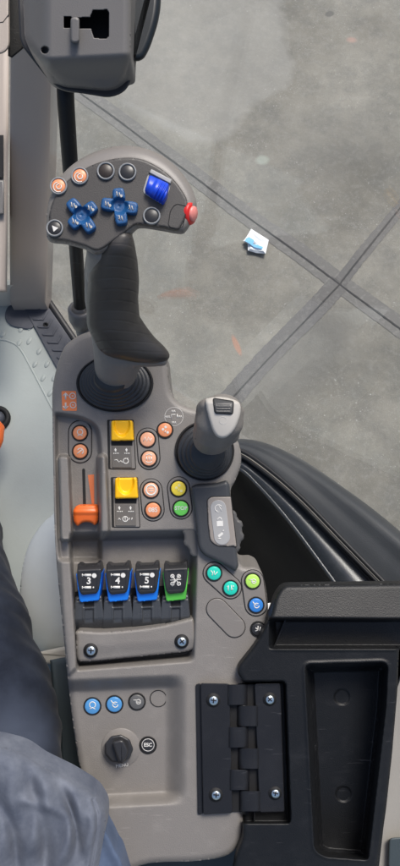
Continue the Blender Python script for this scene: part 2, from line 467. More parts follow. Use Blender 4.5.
# ------------------------------------------------------------------ ground
def wpt(p): return M @ Vector(p)
def gxy(px, py):
    v = wpt(LP(px, py, GROUND)); return v.x, v.y       # mm in the world
def concrete():
    m = bpy.data.materials.new('weathered concrete'); m.use_nodes = True; nt = m.node_tree; N = nt.nodes; K = nt.links; P = N['Principled BSDF']
    P.inputs['Roughness'].default_value = .75
    tc = N.new('ShaderNodeTexCoord'); vec = tc.outputs['Object']
    def noise(sc, det=8, ro=.6):
        n = N.new('ShaderNodeTexNoise'); n.inputs['Scale'].default_value = sc; n.inputs['Detail'].default_value = det; n.inputs['Roughness'].default_value = ro
        K.new(vec, n.inputs['Vector']); return n.outputs['Fac']
    def ramp(f, a, b, ca=(0, 0, 0, 1), cb=(1, 1, 1, 1)):
        r = N.new('ShaderNodeValToRGB'); r.color_ramp.elements[0].position = a; r.color_ramp.elements[1].position = b
        r.color_ramp.elements[0].color = ca; r.color_ramp.elements[1].color = cb; K.new(f, r.inputs['Fac']); return r.outputs['Color']
    def mix(f, a, b):
        x = N.new('ShaderNodeMix'); x.data_type = 'RGBA'
        for s_, v in (('A', a), ('B', b)):
            if isinstance(v, tuple): x.inputs[s_].default_value = v
            else: K.new(v, x.inputs[s_])
        if isinstance(f, float): x.inputs['Factor'].default_value = f
        else: K.new(f, x.inputs['Factor'])
        return x.outputs['Result']
    def mul(a, k):
        q = N.new('ShaderNodeMath'); q.operation = 'MULTIPLY'; K.new(a, q.inputs[0])
        if isinstance(k, float): q.inputs[1].default_value = k
        else: K.new(k, q.inputs[1])
        return q.outputs[0]
    c = mix(ramp(noise(1.6, 9, .62), .36, .64), (.125, .119, .100, 1), (.262, .252, .218, 1))
    c = mix(mul(ramp(noise(6, 10, .75), .45, .66), .6), c, (.110, .112, .106, 1))
    c = mix(mul(ramp(noise(38, 6, .7), .5, .75), .35), c, (.33, .33, .31, 1))
    c = mix(mul(ramp(noise(150, 4, .6), .45, .75), .30), c, (.075, .077, .074, 1))
    c = mix(mul(ramp(noise(420, 3, .6), .52, .72), .40), c, (.06, .06, .055, 1))
    c = mix(mul(ramp(noise(330, 3, .6), .58, .74), .35), c, (.42, .41, .38, 1))
    # pale aggregate showing at the surface
    for sc, th, st in ((26, .10, .45), (48, .12, .40), (90, .16, .35)):
        vo = N.new('ShaderNodeTexVoronoi'); vo.inputs['Scale'].default_value = sc; K.new(vec, vo.inputs['Vector'])
        sp = mul(ramp(vo.outputs['Distance'], th * .7, th, (1, 1, 1, 1), (0, 0, 0, 1)), ramp(noise(5, 3), .45, .6))
        c = mix(mul(sp, st), c, (.52, .52, .50, 1))
    # pale and dark patches; coloured spots paint button reflections from the window
    wn = N.new('ShaderNodeTexNoise'); wn.inputs['Scale'].default_value = 3; wn.inputs['Detail'].default_value = 3; K.new(vec, wn.inputs['Vector'])
    def spot(px, py, rx, ry, rot, wob, soft):
        x, y = gxy(px, py)
        ad = N.new('ShaderNodeVectorMath'); ad.operation = 'MULTIPLY_ADD'; ad.inputs[1].default_value = (wob, wob, 0); K.new(wn.outputs['Color'], ad.inputs[0]); K.new(vec, ad.inputs[2])
        mp = N.new('ShaderNodeMapping'); mp.vector_type = 'TEXTURE'
        mp.inputs['Location'].default_value = (x / 1000 + wob * .5, y / 1000 + wob * .5, GROUND / 1000); mp.inputs['Rotation'].default_value = (0, 0, rot); mp.inputs['Scale'].default_value = (rx, ry, 10)
        K.new(ad.outputs[0], mp.inputs['Vector'])
        ln = N.new('ShaderNodeVectorMath'); ln.operation = 'LENGTH'; K.new(mp.outputs['Vector'], ln.inputs[0])
        return ramp(ln.outputs['Value'], 1 - soft, 1.0, (1, 1, 1, 1), (0, 0, 0, 1))
    c = mix(mul(spot(205, 50, .46, .60, -.35, .34, .10), .40), c, (.31, .31, .295, 1))
    c = mix(mul(spot(290, 370, .16, .62, -.72, .25, .5), .45), c, (.085, .086, .084, 1))
    c = mix(mul(spot(330, 150, .5, .35, .3, .4, .7), .30), c, (.10, .10, .095, 1))
    c = mix(mul(spot(237, 345, .016, .060, .35, .03, .4), .40), c, (.55, .20, .10, 1))  # orange button's reflection in the glass, painted into the concrete colour
    c = mix(mul(spot(262, 160, .040, .035, 0, .03, .5), .45), c, (.36, .42, .37, 1))  # greenish button reflection, also put into the ground colour
    c = mix(mul(spot(352, 40, .035, .025, 0, .03, .6), .35), c, (.50, .25, .20, 1))  # reddish button reflection, likewise painted on the slab
    c = mix(mul(spot(330, 14, .03, .022, .4, .03, .3), .7), c, (.07, .07, .07, 1))
    K.new(c, P.inputs['Base Color'])
    bp = N.new('ShaderNodeBump'); bp.inputs['Strength'].default_value = .35; bp.inputs['Distance'].default_value = .004
    K.new(noise(90, 6, .7), bp.inputs['Height']); K.new(bp.outputs['Normal'], P.inputs['Normal'])
    return m
b = B(); R_ = 40000
b.add([(-R_, -R_, GROUND), (R_, -R_, GROUND), (R_, R_, GROUND), (-R_, R_, GROUND)], [(0, 1, 2, 3)])
tag(mk('ground', b, concrete(), world=True), kind='structure')
SEAL1 = mat('joint sealant', (.128, .125, .120, 1), .7, .5, 60, .30, 3, dust=.75, dustcol=(.25, .245, .23, 1), scuff=.3)
SEAL2 = mat('dark joint sealant', (.090, .088, .088, 1), .65, .5, 60, .30, 3, dust=.6, dustcol=(.20, .20, .19, 1), scuff=.3)
GAPJ = mat('joint groove', (.045, .045, .046, 1), .8, 0, 900, .3, 12)
def strip(b, A, C, w0, w1, z, jit):
    A = Vector(A); C = Vector(C); d = C - A; n = Vector((-d.y, d.x)).normalized(); N = max(8, int(d.length / 14))
    V = []; F = []
    for i in range(N + 1):
        t = i / N; p = A + d * t
        wv = 2.2 * jit * math.sin(i * .11 + 1) * math.sin(i * .037); l = w0 + wv + random.uniform(-jit, jit) * .6; r = w1 - wv * .6 + random.uniform(-jit, jit) * .6
        V += [(*(p + n * l), GROUND + z), (*(p - n * r), GROUND + z)]
    for i in range(N): F.append((2 * i, 2 * i + 1, 2 * i + 3, 2 * i + 2))
    b.add(V, F)
def ext(p, q, e0, e1):
    p, q = Vector(p), Vector(q); d = (q - p).normalized(); return tuple(p - d * e0), tuple(q + d * e1)
J1 = ext(gxy(82, 94), gxy(338, 283), 3000, 3500)
X0 = gxy(341, 283)
J2a = (X0, ext(X0, gxy(400, 208), 0, 3000)[1]); J2b = (X0, ext(X0, gxy(232, 398), 0, 3000)[1])
b = B(); strip(b, *J1, 52, 44, 1.5, 3); tag(mk('ground_joint', b, SEAL1, world=True), kind='structure')
b = B(); strip(b, *J2a, 34, 26, 2.6, 3); strip(b, *J2b, 42, 52, 2.6, 3); tag(mk('ground_joint', b, SEAL2, world=True), kind='structure')
b = B(); strip(b, *J1, 2, 5, 4, 1.6); strip(b, *J2a, 5, 3, 4.6, 1.2); strip(b, *J2b, 4, 3, 4.6, 1.2); tag(mk('joint_groove', b, GAPJ, world=True), kind='structure')

# litter on the concrete
def gpr(px, py, h): 
    v = LP(px, py, GROUND + h); return v
b = B()
pp = [(251.2, 228.8), (268.8, 240), (265.6, 253.8), (256, 253), (248, 250.6), (247.5, 243.8), (243, 241), (247, 236)]
V = []; F = []; n = len(pp); cz = (257.5, 243.5)
for k, (f_, zz) in enumerate(((1, 0), (.72, 10), (.4, 5), (0, 13))):
    for i_, (x, y) in enumerate(pp):
        V.append(gpr(cz[0] + (x - cz[0]) * f_ + (.5 if 0 < k < 3 and i_ % 2 else 0), cz[1] + (y - cz[1]) * f_, 12 + (0 if k == 3 else (i_ * 7 % 5) * 3) + zz))
for k in range(3):
    for i_ in range(n):
        a = k * n + i_; c_ = k * n + (i_ + 1) % n; F += [(a, c_, c_ + n), (a, c_ + n, a + n)]
b.add(V, F, flat=True)
lit = thing('paper_litter', 'crumpled white paper wrapper with blue print lying on the concrete outside', 'litter', LP(257, 242, GROUND))
mk('wrapper', b, PAPER, lit)
b = B(); prism(b, [(249, 237), (254, 240), (253, 244), (258, 245), (263, 247), (262, 249), (254, 247), (250, 244), (245, 241), (246, 238.6)], 32, 35, 0, proj=gpr)
mk('printed_mark', b, PRINT, lit)

# ------------------------------------------------------------------ cab floor
def fl(px, py, h): return LP(px, py, FLOOR + h)
b = B()
fpoly = [(-600, 120), (20, 283), (44, 292), (80, 345), (160, 450), (215, 560), (240, 640), (240, 1150), (-600, 1150)]
prism(b, fpoly, -30, 0, 0, proj=fl)
for x, y in [(3, 334), (21, 329), (19, 343), (29, 341), (11, 322), (39, 351), (35, 364), (43, 378), (50, 393), (47, 364), (54, 378), (30, 327), (8, 310), (-6, 322), (-12, 336)]:
    V = []; F = []
    a = math.radians(-58); ca, sa = math.cos(a), math.sin(a)
    for k, (r, z) in enumerate(((1, -.2), (.85, 1.2), (.5, 2.0))):
        for j in range(14):
            t = 2 * math.pi * j / 14; u, v = 4.2 * r * math.cos(t), 2.2 * r * math.sin(t)
            V.append(fl(x + u * ca - v * sa, y + u * sa + v * ca, z))
    for k in range(2):
        for j in range(14): F.append((k * 14 + j, (k + 1) * 14 + j, (k + 1) * 14 + (j + 1) % 14, k * 14 + (j + 1) % 14))
    F.append(tuple(28 + j for j in range(14))[::-1]); b.add(V, F)
pts = catmull([(-60, 342), (-5, 340), (10, 342), (20, 349), (32, 370), (54, 412), (80, 460)], 6, False)
tube(b, [fl(x, y, -.6) for x, y in pts], 2.0, 10)
tag(sharp(mk('floor', b, FLOORM), 40), kind='structure')

# sill tread with chevrons, rounded flap
o = thing('sill_tread', 'slate rubber sill tread with chevron ribs at the foot of the pillar', 'floor tread', LP(45, 330, FLOOR))
b = B(); prism(b, [(21, 303), (42, 297.5), (80, 352), (62, 378)], 0, 5, 1, proj=fl)
for k in range(9):
    t = k / 8; cx, cy = 31.5 + t * 39, 301 + t * 62; 
    ux, uy = .55, .835; vx, vy = -.86, .5
    for s_ in (-1, 1):
        p = [(cx + ux * 2.2, cy + uy * 2.2), (cx + ux * 4.2, cy + uy * 4.2), (cx + s_ * vx * 8.5 - ux * 1.0, cy + s_ * vy * 8.5 - uy * 1.0), (cx + s_ * vx * 8.5 - ux * 3, cy + s_ * vy * 8.5 - uy * 3)]
        if area(p) < 0: p = p[::-1]
        prism(b, p, 4, 7, .5, proj=fl)
sharp(mk('ribbed_strip', b, TREAD, o), 40)
b = B(); prism(b, catmull([(30, 303), (20, 303), (9, 306), (5, 314), (7, 322), (16, 327), (33, 327)], 5), 0, 3.5, 1, proj=fl); sharp(mk('flap', b, TREAD, o), 40)
b = B(); lathe(b, fl(46, 325, 5), [(4.6, 0), (4.6, 3), (3, 3.6), (2.2, 1.2)], 16); mk('bolt', b, GAP, o)
b = B(); tube(b, [fl(38, 286, 3), fl(45, 296, 3), fl(78, 345, 3), fl(110, 390, 3)], 6, 10)
tag(mk('door_seal', b, RUBBER), 'thin black rubber seal along the cab floor edge beside the sill tread', 'seal')

# floor lever in its dark socket
o = thing('floor_lever', 'orange handle beside a dark round socket at the left of the floor', 'lever', LP(0, 420, FLOOR))
b = B(); c = LP(-2, 419, FLOOR); nrm = (0, ST, CT)
lathe(b, c, [(22, 0), (22, 6), (19, 8), (15, 8), (14, 2)], 28, nrm); mk('socket', b, GAP, o)
b = B(); lathe(b, c, [(13, 0), (13, 5), (8, 12)], 20, nrm); mk('plunger', b, TREAD, o)
b = B(); tube(b, [LP(-4, 420, FLOOR + 40), LP(-1, 428, FLOOR + 60), LP(-3, 440, FLOOR + 68), LP(-7, 456, FLOOR + 62)], [4, 9, 10, 6], 14); mk('handle', b, ORG, o)

# ------------------------------------------------------------------ pillar and front trim
def loft(b, rings):
    n = len(rings[0]); V = [v for r in rings for v in r]; F = []
    for k in range(len(rings) - 1):
        for i in range(n): F.append((k * n + i, k * n + (i + 1) % n, (k + 1) * n + (i + 1) % n, (k + 1) * n + i))
    F.append(tuple(range(n))[::-1]); F.append(tuple((len(rings) - 1) * n + i for i in range(n))); b.add(V, F)
def ringbox(px0, px1, py, h, depth, r=.35):
    """rounded box section, its near face at (px0..px1, py, h), going back by depth mm"""
    a = L(px0, py, h); c = L(px1, py, h); w = c[0] - a[0]
    pts = rounded([(0, 0), (w, 0), (w, -depth), (0, -depth)], min(w, depth) * r, 5)
    return [(a[0] + u, a[1] + v * .35 + 0, a[2] + v * .94) for u, v in pts]
o = thing('cab_pillar', 'beige front cab pillar with a cream foot collar', 'pillar', LP(20, 292, FLOOR))
hb = hfloor(20, 290, FLOOR)
b = B(); rings = []
for t in np.linspace(0, 1, 9):
    py = 296 + (-60 - 296) * t; h = hb + 60 + (-120 - hb - 60) * t
    rings.append(ringbox(4 + 4 * t + 3 * (1 - t) ** 3, 42.5 + 8 * t ** .8, py, h, 90, .42))
loft(b, rings); sharp(mk('trim_column', b, PILLARM, o), 50)
b = B(); rings = []
for t, e in ((0, 0), (.25, 1.6), (.8, 1.6), (1, 0)):
    py = 300 - 15 * t; h = hb + 30 + 40 * t
    rings.append(ringbox(-14 - e, 42 + e, py, h, 110, .3))
loft(b, rings); sharp(mk('foot_collar', b, CREAM, o), 50)
o = thing('front_panel', 'grey brown cab panel with a dark slot left of the pillar', 'panel', L(-30, 200, -300))
b = B(); prism(b, [(-80, 40), (9, 40), (7, 292), (-80, 296)], -420, -330, 6); mk('panel_board', b, PILLARM, o)
b = B(); prism(b, [(-40, 135), (3.5, 135), (3.5, 178), (-40, 178)], -335, -322, 1); mk('slot_cover', b, GAP, o)
b = B(); prism(b, [(-40, 180), (4, 180), (4, 214), (-40, 214)], -335, -320, 2); mk('ledge', b, MONM, o)

o = thing('trim_box', 'grey rounded trim corner cut off by the top left of the picture', 'trim', L(-10, 10, 60))
b = B(); prism(b, rounded([(-60, -40), (9.5, -40), (10, 53), (-60, 62)], [2, 2, 12, 2]), 20, 75, 3); sharp(mk('casing', b, PILLARM, o), 40)
b = B(); stroke(b, [(9, -10), (9, 14), (3, 22), (-20, 24)], .8, 75.0); mk('seam', b, GAP, o)
b = B(); prism(b, [(8, -40), (24, -40), (24, 48), (12, 58), (8, 56)], -20, 10, 2)
tag(mk('dark_bracket', b, BLACK), 'black bracket filling the gap between trim corner and display housing', 'bracket')

# ------------------------------------------------------------------ display housing seen from behind
o = thing('display_housing', 'grey moulded display housing with a black slot and dark gasket', 'display', L(80, 40, 100))
mo_out = rounded([(20, -40), (133, -40), (132, 62), (123, 86), (110, 92), (62, 87), (48, 74), (23, 42)], [2, 2, 10, 8, 8, 8, 14, 10])
def Hm(X, Y, d):
    h = 130 + edge(d, 9) - 26 * ss(58, 92, Y + .05 * X) - 20 * ss(52, 22, X + .0 * Y) - .18 * (Y - 20)
    hole = sdf(circ(45, 50, 3.6), X, Y); h -= 9 * ss(-.5, .8, hole)
    for q in ([(64, 16.5), (71, 16.5), (71, 28), (64, 28)], [(70, 18), (90, 17), (93, 10), (107, 9.5), (109, 13), (109, 36), (106, 39), (94, 38), (91, 28.5), (70, 28)]): h = np.where(sdf(q, X, Y) > 0, 103 + 0 * h, h)
    return h
b = B(); relief(b, inset(mo_out, 1.6), Hm, .6, 76); mk('shell', b, MONM, o)
b = B(); go = inset(mo_out, -3.6); go = [(x + (1.0 if x > 90 else 0), y + (2.2 if (y > 60 and x > 90) else 0)) for x, y in go]
prism(b, go, 74, 84, 2); mk('gasket', b, RUBBER, o)
b = B(); prism(b, inset(mo_out, 20), 20, 80, 2); sharp(mk('rear_case', b, MONM, o), 45)
hs = lambda x, y: 130.3 - .18 * (y - 20)
b = B(); prism(b, [(60, 5), (113, 5), (113, 46), (60, 46)], 100, 108, 0); mk('slot', b, GAP, o)
b = B(); prism(b, rounded([(70.5, 17), (79.5, 17), (79.5, 43), (70.5, 43)], 4.5), 104, lambda x, y: hs(x, y) + 7, 2.2); mk('latch_tab', b, MONM, o)
b = B(); prism(b, rounded([(128, -40), (161, -40), (161, 6), (158, 24), (150, 48), (143, 61), (128, 62)], [2, 2, 8, 12, 12, 6, 2]), 66, 96, 7, seg=6); sharp(mk('end_cap', b, CAPM, o), 50)

# ------------------------------------------------------------------ grab bar
o = thing('grab_bar', 'slim black grab bar running behind the large joystick into a grey socket', 'grab bar', L(79, 312, -190))
b = B(); tube(b, [L(64, 60, 60), L(66, 105, 45), L(74, 220, -75), L(80, 306, -180)], 8, 18); mk('bar', b, BLACK, o)
b = B(); c = L(80, 311, -190); ax = Vector(L(66, 105, 45)) - Vector(L(80, 306, -180))
lathe(b, c, [(10, -30), (15, -14), (15.5, 2), (14, 5), (10.5, 6), (9.8, 0)], 28, ax)
tube(b, [L(80, 313, -205), L(86, 330, -230), L(110, 380, -260)], [11, 14, 22], 14); mk('socket', b, MONM, o)

# ------------------------------------------------------------------ side window
b = B(); B0, T0, B1 = Vector((-263, 240, -490)), Vector((-158, 495, -50)), Vector((308, -178, -270))
e1 = (T0 - B0) ; e2 = (B1 - B0); nn = e1.cross(e2).normalized()
q = [B0 - e1 * .02, B1 + e2 * .8 - e1 * .02, B1 + e2 * .8 + e1 * 1.6, B0 + e1 * 1.6]
b.add([tuple(v) for v in q] + [tuple(v + nn * 5) for v in q], [(0, 1, 2, 3), (7, 6, 5, 4), (0, 4, 5, 1), (1, 5, 6, 2), (2, 6, 7, 3), (3, 7, 4, 0)], flat=True)
gm = bpy.data.materials.new('window glass'); gm.use_nodes = True; N = gm.node_tree.nodes; K = gm.node_tree.links
N.remove(N['Principled BSDF']); tr = N.new('ShaderNodeBsdfTransparent'); tr.inputs['Color'].default_value = (.985, .992, .988, 1)
gl = N.new('ShaderNodeBsdfGlossy'); gl.inputs['Roughness'].default_value = .02; fr = N.new('ShaderNodeFresnel'); fr.inputs['IOR'].default_value = 1.45
ge = N.new('ShaderNodeNewGeometry'); io = N.new('ShaderNodeMapRange'); io.inputs['To Min'].default_value = 1.45; io.inputs['To Max'].default_value = 1 / 1.45
K.new(ge.outputs['Backfacing'], io.inputs['Value']); K.new(io.outputs['Result'], fr.inputs['IOR'])
mxs = N.new('ShaderNodeMixShader'); nz_ = N.new('ShaderNodeTexNoise'); nz_.inputs['Scale'].default_value = 6
tcg = N.new('ShaderNodeTexCoord'); K.new(tcg.outputs['Object'], nz_.inputs['Vector'])
mm = N.new('ShaderNodeMath'); mm.operation = 'MULTIPLY_ADD'; mm.inputs[1].default_value = .04; K.new(nz_.outputs['Fac'], mm.inputs[0]); K.new(fr.outputs['Fac'], mm.inputs[2])
K.new(mm.outputs[0], mxs.inputs['Fac']); K.new(tr.outputs[0], mxs.inputs[1]); K.new(gl.outputs[0], mxs.inputs[2]); K.new(mxs.outputs[0], N['Material Output'].inputs['Surface'])
tag(mk('side_window', b, gm), 'large clear side window pane between the pillar and the black fender', 'window')

# ------------------------------------------------------------------ rear fender
fen = thing('rear_fender', 'curved black rear wheel fender outside the right of the console', 'fender', L(320, 540, -350))
def rail(pts, n=7): return catmull(pts, n, False)
r0 = rail([(205, 446, -360), (232, 440, -350), (262, 443, -335), (300, 460, -315), (340, 487, -280), (380, 517, -245), (430, 560, -210), (520, 640, -180)])
r1 = rail([(205, 446, -330), (236, 449, -322), (262, 464, -305), (300, 496, -275), (343, 540, -240), (386, 584, -210), (430, 628, -190), (520, 720, -170)])
r2 = rail([(205, 456, -345), (236, 457, -332), (260, 471, -318), (297, 503, -290), (338, 547, -255), (380, 592, -225), (424, 640, -205), (510, 740, -185)])
r3 = rail([(205, 466, -365), (236, 467, -326), (258, 485, -313), (290, 522, -286), (328, 573, -252), (362, 620, -224), (405, 672, -205), (480, 762, -190)])
r4 = rail([(205, 480, -400), (234, 472, -405), (253, 492, -390), (284, 530, -365), (320, 584, -335), (350, 640, -300), (390, 690, -280), (460, 780, -260)])
r5 = rail([(205, 492, -480), (232, 492, -470), (252, 515, -455), (278, 556, -432), (304, 600, -405), (330, 645, -380), (370, 700, -360), (430, 790, -340)])
r6 = rail([(200, 520, -520), (225, 525, -515), (240, 548, -505), (262, 588, -490), (282, 625, -475), (300, 665, -460), (330, 720, -450), (380, 800, -440)])
r7 = rail([(180, 560, -560), (200, 570, -560), (215, 590, -560), (228, 620, -560), (240, 650, -560), (250, 690, -560), (270, 750, -560), (300, 830, -560)])
def sheet(b, rails, back=12):
    R = [[Vector(L(*p)) for p in r] for r in rails]; n = len(R[0]); m = len(R)
    # refine across with a smooth curve
    RR = []
    for i in range(n):
        col = catmull([tuple(R[k][i]) for k in range(m)], 5, False); RR.append(col)
    k = len(RR[0]); V = [v for col in RR for v in col]; F = []
    nb = len(V); V += [(v[0], v[1], v[2] - back) for v in V]
    for i in range(n - 1):
        for j in range(k - 1):
            a = i * k + j; f = (a, a + 1, a + k + 1, a + k); F.append(f); F.append(tuple(x + nb for x in f[::-1]))
    for i in range(n - 1):
        for j in (0, k - 1):
            a = i * k + j; F.append((a, a + k, a + k + nb, a + nb))
    for j in range(k - 1):
        for i in (0, n - 1):
            a = i * k + j; F.append((a, a + nb, a + 1 + nb, a + 1))
    b.add(V, F)
rm = [tuple(.5 * (a[i] + c[i]) + (9 if i == 2 else 0) for i in range(3)) for a, c in zip(r0, r1)]
rmid = [tuple(.5 * (a[i] + c[i]) + (7 if i == 2 else 0) for i in range(3)) for a, c in zip(r2, r3)]
rd = [(p[0], p[1] - 1, p[2] - 150) for p in r0]
b = B(); sheet(b, [rd, r0, rm, r1]); sharp(mk('outer_shell', b, FENDO, fen), 60)
b = B(); sheet(b, [r2, rmid, r3]); sharp(mk('liner_rim', b, FENDI, fen), 60)
b = B(); sheet(b, [[(p[0] - 1, p[1] + 1, p[2] - 2) for p in r3], r4, r5, r6, r7]); sharp(mk('inner_liner', b, BLACK, fen), 60)
b = B(); tube(b, [L(p[0], p[1], p[2] - 1) for p in r3], 3.0, 10); mk('rim_bead', b, FENDI, fen)
b = B(); tube(b, [L(p[0], p[1], p[2] + 1) for p in r1], 3.2, 10); tube(b, [L(p[0] - 3.5, p[1] + 3.2, p[2] - 2) for p in r1], 2.6, 10)
tube(b, [L(p[0] + .5, p[1] - 1.0, p[2] - 2) for p in r2], 4, 10); mk('rubber_seal', b, RUBBER, fen)

# ------------------------------------------------------------------ armrest console
con = thing('armrest_console', 'taupe armrest control console covered with coloured buttons and switches', 'control console', L(150, 600, -60))
OUT = catmull([(62, 352), (72, 340), (88, 332), (112, 329), (140, 336), (158, 344), (166, 356), (168.5, 375), (171, 392), (178, 402), (190, 408), (206, 411), (222, 419), (234, 433), (240.5, 450), (240.5, 466), (235, 481), (230.5, 492), (232.5, 520), (236, 545), (241, 565), (254, 567), (262, 573), (266, 590), (268, 612), (263, 640), (252, 662), (244, 690), (242, 740), (242, 800), (243, 828), (238, 845), (225, 856), (195, 861), (150, 863), (112, 872), (97, 840), (85, 795), (76, 745), (69, 690), (64, 640), (59, 590), (55, 540), (53.5, 480), (52.5, 420), (53, 385)], 5)
CH = rounded([(50, 413), (82, 418), (97, 426), (100, 445), (100, 560), (50, 560)], [2, 14, 12, 10, 2, 2])
RAIL_L = rounded([(58.5, 456), (69, 456), (72.5, 540), (61, 541)], [4, 4, 4, 4])
RAIL_R = rounded([(97.5, 455), (106, 455), (109.5, 534), (100, 541)], [4, 4, 6, 4])
RIM = rounded([(61, 512), (67.5, 514), (71, 560), (76.5, 640), (77, 668), (68, 676), (63.5, 640), (59.5, 560)], 3)
def sh(d, w): return ss(-w * .5, w * .5, d)
def Hc(X, Y, d):
    h = edge(d, 7)
    h = h - 13 * sh(sdf(CH, X, Y), 6) * ss(1, 6, d)
    # paddle bay
    xl = 68.5 + (Y - 540) * .055; xr = 199 - (Y - 540) * .03
    yt = 533 - (X - 75) * .022
    bay = ss(0, 4, X - xl) * ss(0, 9, xr - X) * ss(-2, 9, Y - yt) * ss(0, 10, 672 - (X - 75) * .08 - Y)
    h = h - 27 * bay
    # low tray at the rear
    low = ss(188, 164, X - (Y - 740) * .0) * ss(678, 693, Y + (X - 75) * .045) * ss(809, 793, Y + (X - 110) * .05)
    cr = np.hypot(np.maximum(X - 172, 0), np.maximum(700 - Y, 0))
    h = h - 19 * low
    rl = np.maximum(sh(sdf(RAIL_L, X, Y), 3.4), sh(sdf(RAIL_R, X, Y), 3.4))
    h = np.maximum(h, -8 + 17 * rl - 3 * (1 - rl)) if False else h + (25 * rl)
    h = h + 6 * sh(sdf(RIM, X, Y), 5) * (1 - sh(sdf(RAIL_L, X, Y), 5))
    # gentle crown so that the top is not dead flat
    h = h + 1.2 * np.sin(X * .021 + 1) * np.cos(Y * .013)
    return h
_hx = {}
def hc(px, py):
    k = (round(px, 1), round(py, 1))
    if k not in _hx:
        X = np.array([px]); Y = np.array([py]); _hx[k] = float(Hc(X, Y, np.maximum(sdf(OUT, X, Y), 0))[0])
    return _hx[k]
b = B(); relief(b, OUT, Hc, 1.0, -70, .0)
HOUS = mk('housing', b, TAUPE, con)

ICONS = ('loop', 'pump', 'wave', 'dots', 'bars', 'spray', 'arrows', 'coil', 'fork', 'leaf')
def icon(b, kind, cx, cy, r, h, w=1.0):
    P = lambda u, v: (cx + u * r, cy + v * r)
    if kind == 'loop': stroke(b, arc(cx, cy - .15 * r, r * .42, 120, 420, 14), w, h); stroke(b, [P(-.4, .45), P(0, .2), P(.4, .45)], w, h)
    elif kind == 'pump': stroke(b, [P(-.55, -.2), P(-.1, -.2), P(0, .1), P(.5, .1)], w, h); stroke(b, arc(cx + .2 * r, cy + .05 * r, r * .32, 0, 360, 12), w, h)
    elif kind == 'wave': stroke(b, [P(-.6, .25), P(-.35, -.35), P(-.1, .3), P(.15, -.35), P(.4, .25), P(.6, -.2)], w, h)
    elif kind == 'dots':
        for u, v in ((-.3, -.1), (.1, -.45), (.4, .35)): prism(b, circ(*P(u, v), r * .2, 10), h, h + .25, 0)
        stroke(b, [P(-.05, .4), P(.1, .05)], w, h)
    elif kind == 'bars':
        for u in (-.35, 0, .35): stroke(b, [P(u, -.25), P(u, .25)], w, h)
        stroke(b, arc(cx, cy, r * .62, 40, 140, 8), w * .8, h); stroke(b, arc(cx, cy, r * .62, 220, 320, 8), w * .8, h)
    elif kind == 'spray': stroke(b, [P(-.5, -.4), P(-.15, 0), P(-.3, .4)], w, h); stroke(b, [P(0, -.35), P(.1, .3), P(.55, -.2)], w, h)
    elif kind == 'arrows': stroke(b, [P(-.35, .45), P(-.35, -.4), P(-.55, -.15)], w, h); stroke(b, [P(.15, -.45), P(.15, .4), P(.4, .1)], w, h); stroke(b, [P(.45, -.4), P(.45, -.1)], w, h)
    elif kind == 'coil': stroke(b, arc(cx + .1 * r, cy + .1 * r, r * .36, 0, 320, 14), w, h); stroke(b, [P(-.5, -.5), P(-.2, -.1), P(.2, .1)], w, h)
    elif kind == 'fork': stroke(b, [P(0, -.5), P(0, .15), P(-.45, .35)], w, h); stroke(b, [P(.4, -.35), P(.25, .3)], w, h); stroke(b, [P(-.4, -.2), P(0, .1)], w, h)
    elif kind == 'leaf': stroke(b, arc(cx, cy, r * .45, 200, 420, 12), w, h); stroke(b, [P(-.5, .4), P(.3, -.25)], w, h)

def button(parent, cx, cy, r, m, h, ic=None, label=None, txt=None, ring=GAP, ts=5, icm=WHITE, hi=2.0):
    b = B(); c = L(cx, cy, h); s = (D - h) / D
    lathe(b, c, [(r * s, 0), (r * s, hi - .9), (r * s * .96, hi - .3), (r * s * .86, hi), (.01, hi + .15)], 30)
    o = mk('push_button', b, m, parent, label)
    b = B(); lathe(b, c, [((r + 1.5) * s, -1), ((r + 1.5) * s, .7), ((r + .9) * s, 1.0), ((r + .15) * s, .6), ((r + .15) * s, -1)], 30)
    mk('bezel', b, ring, o)
    b = B()
    if txt: text(b, txt, cx, cy, ts, h + hi + .1, 0, .12)
    elif ic: icon(b, ic, cx, cy, r * .95, h + hi + .08, .95)
    if b.V: mk('symbol', b, icm, o)
    return o
def surround(p0, p1, r, h, label=None):
    b = B(); prism(b, pill(p0, p1, r + .9), h - 1, h + .35, .2); g = mk('groove', b, GAP, con)
    b = B(); prism(b, pill(p0, p1, r), h - 1, h + 1.1, .7); mk('button_surround', b, TAUPE2, con)
    return h + 1.1
h = surround((80, 432), (80, 451.5), 11.2, hc(80, 442))
button(con, 80, 433, 6.9, ORB, h, 'loop', 'upper orange button in the left channel')
button(con, 80.3, 451.3, 6.9, ORB, h, 'leaf', 'lower orange button in the left channel')
h = surround((147.5, 439), (149, 458.5), 10.6, hc(148, 450))
button(con, 147.5, 439.5, 7.2, ORP, h, 'wave', 'orange button beside the upper yellow switch')
button(con, 149, 458.5, 7.2, ORP, h, 'bars', 'pale orange button below the one beside the upper yellow switch')
button(con, 165, 430, 7.0, ORB, hc(165, 430) + .2, 'dots', 'single orange button left of the small joystick')
h = surround((151, 490), (153, 510), 10.8, hc(152, 500))
o = button(con, 151, 490, 7.3, ORP, h, None, 'pale orange button with a white ring')
b = B(); stroke(b, circ(151, 490, 4.9, 20), 1.6, h + 2.1, True); stroke(b, [(148.6, 489), (153.4, 489)], .8, h + 2.1); stroke(b, [(148.6, 491.4), (153.4, 491.4)], .8, h + 2.1); mk('symbol', b, WHITE, o)
button(con, 153, 510, 7.3, ORB, h, None, 'orange button with white figures', '085', ts=6.2)
h = surround((178.5, 488), (181, 508), 10.8, hc(180, 498))
button(con, 178.5, 488.5, 7.3, YLB, h, 'dots', 'lemon yellow button', icm=YLP)
button(con, 181, 508.3, 7.3, GRN, h, None, 'green button with white letters', 'STOP', ts=5.2)
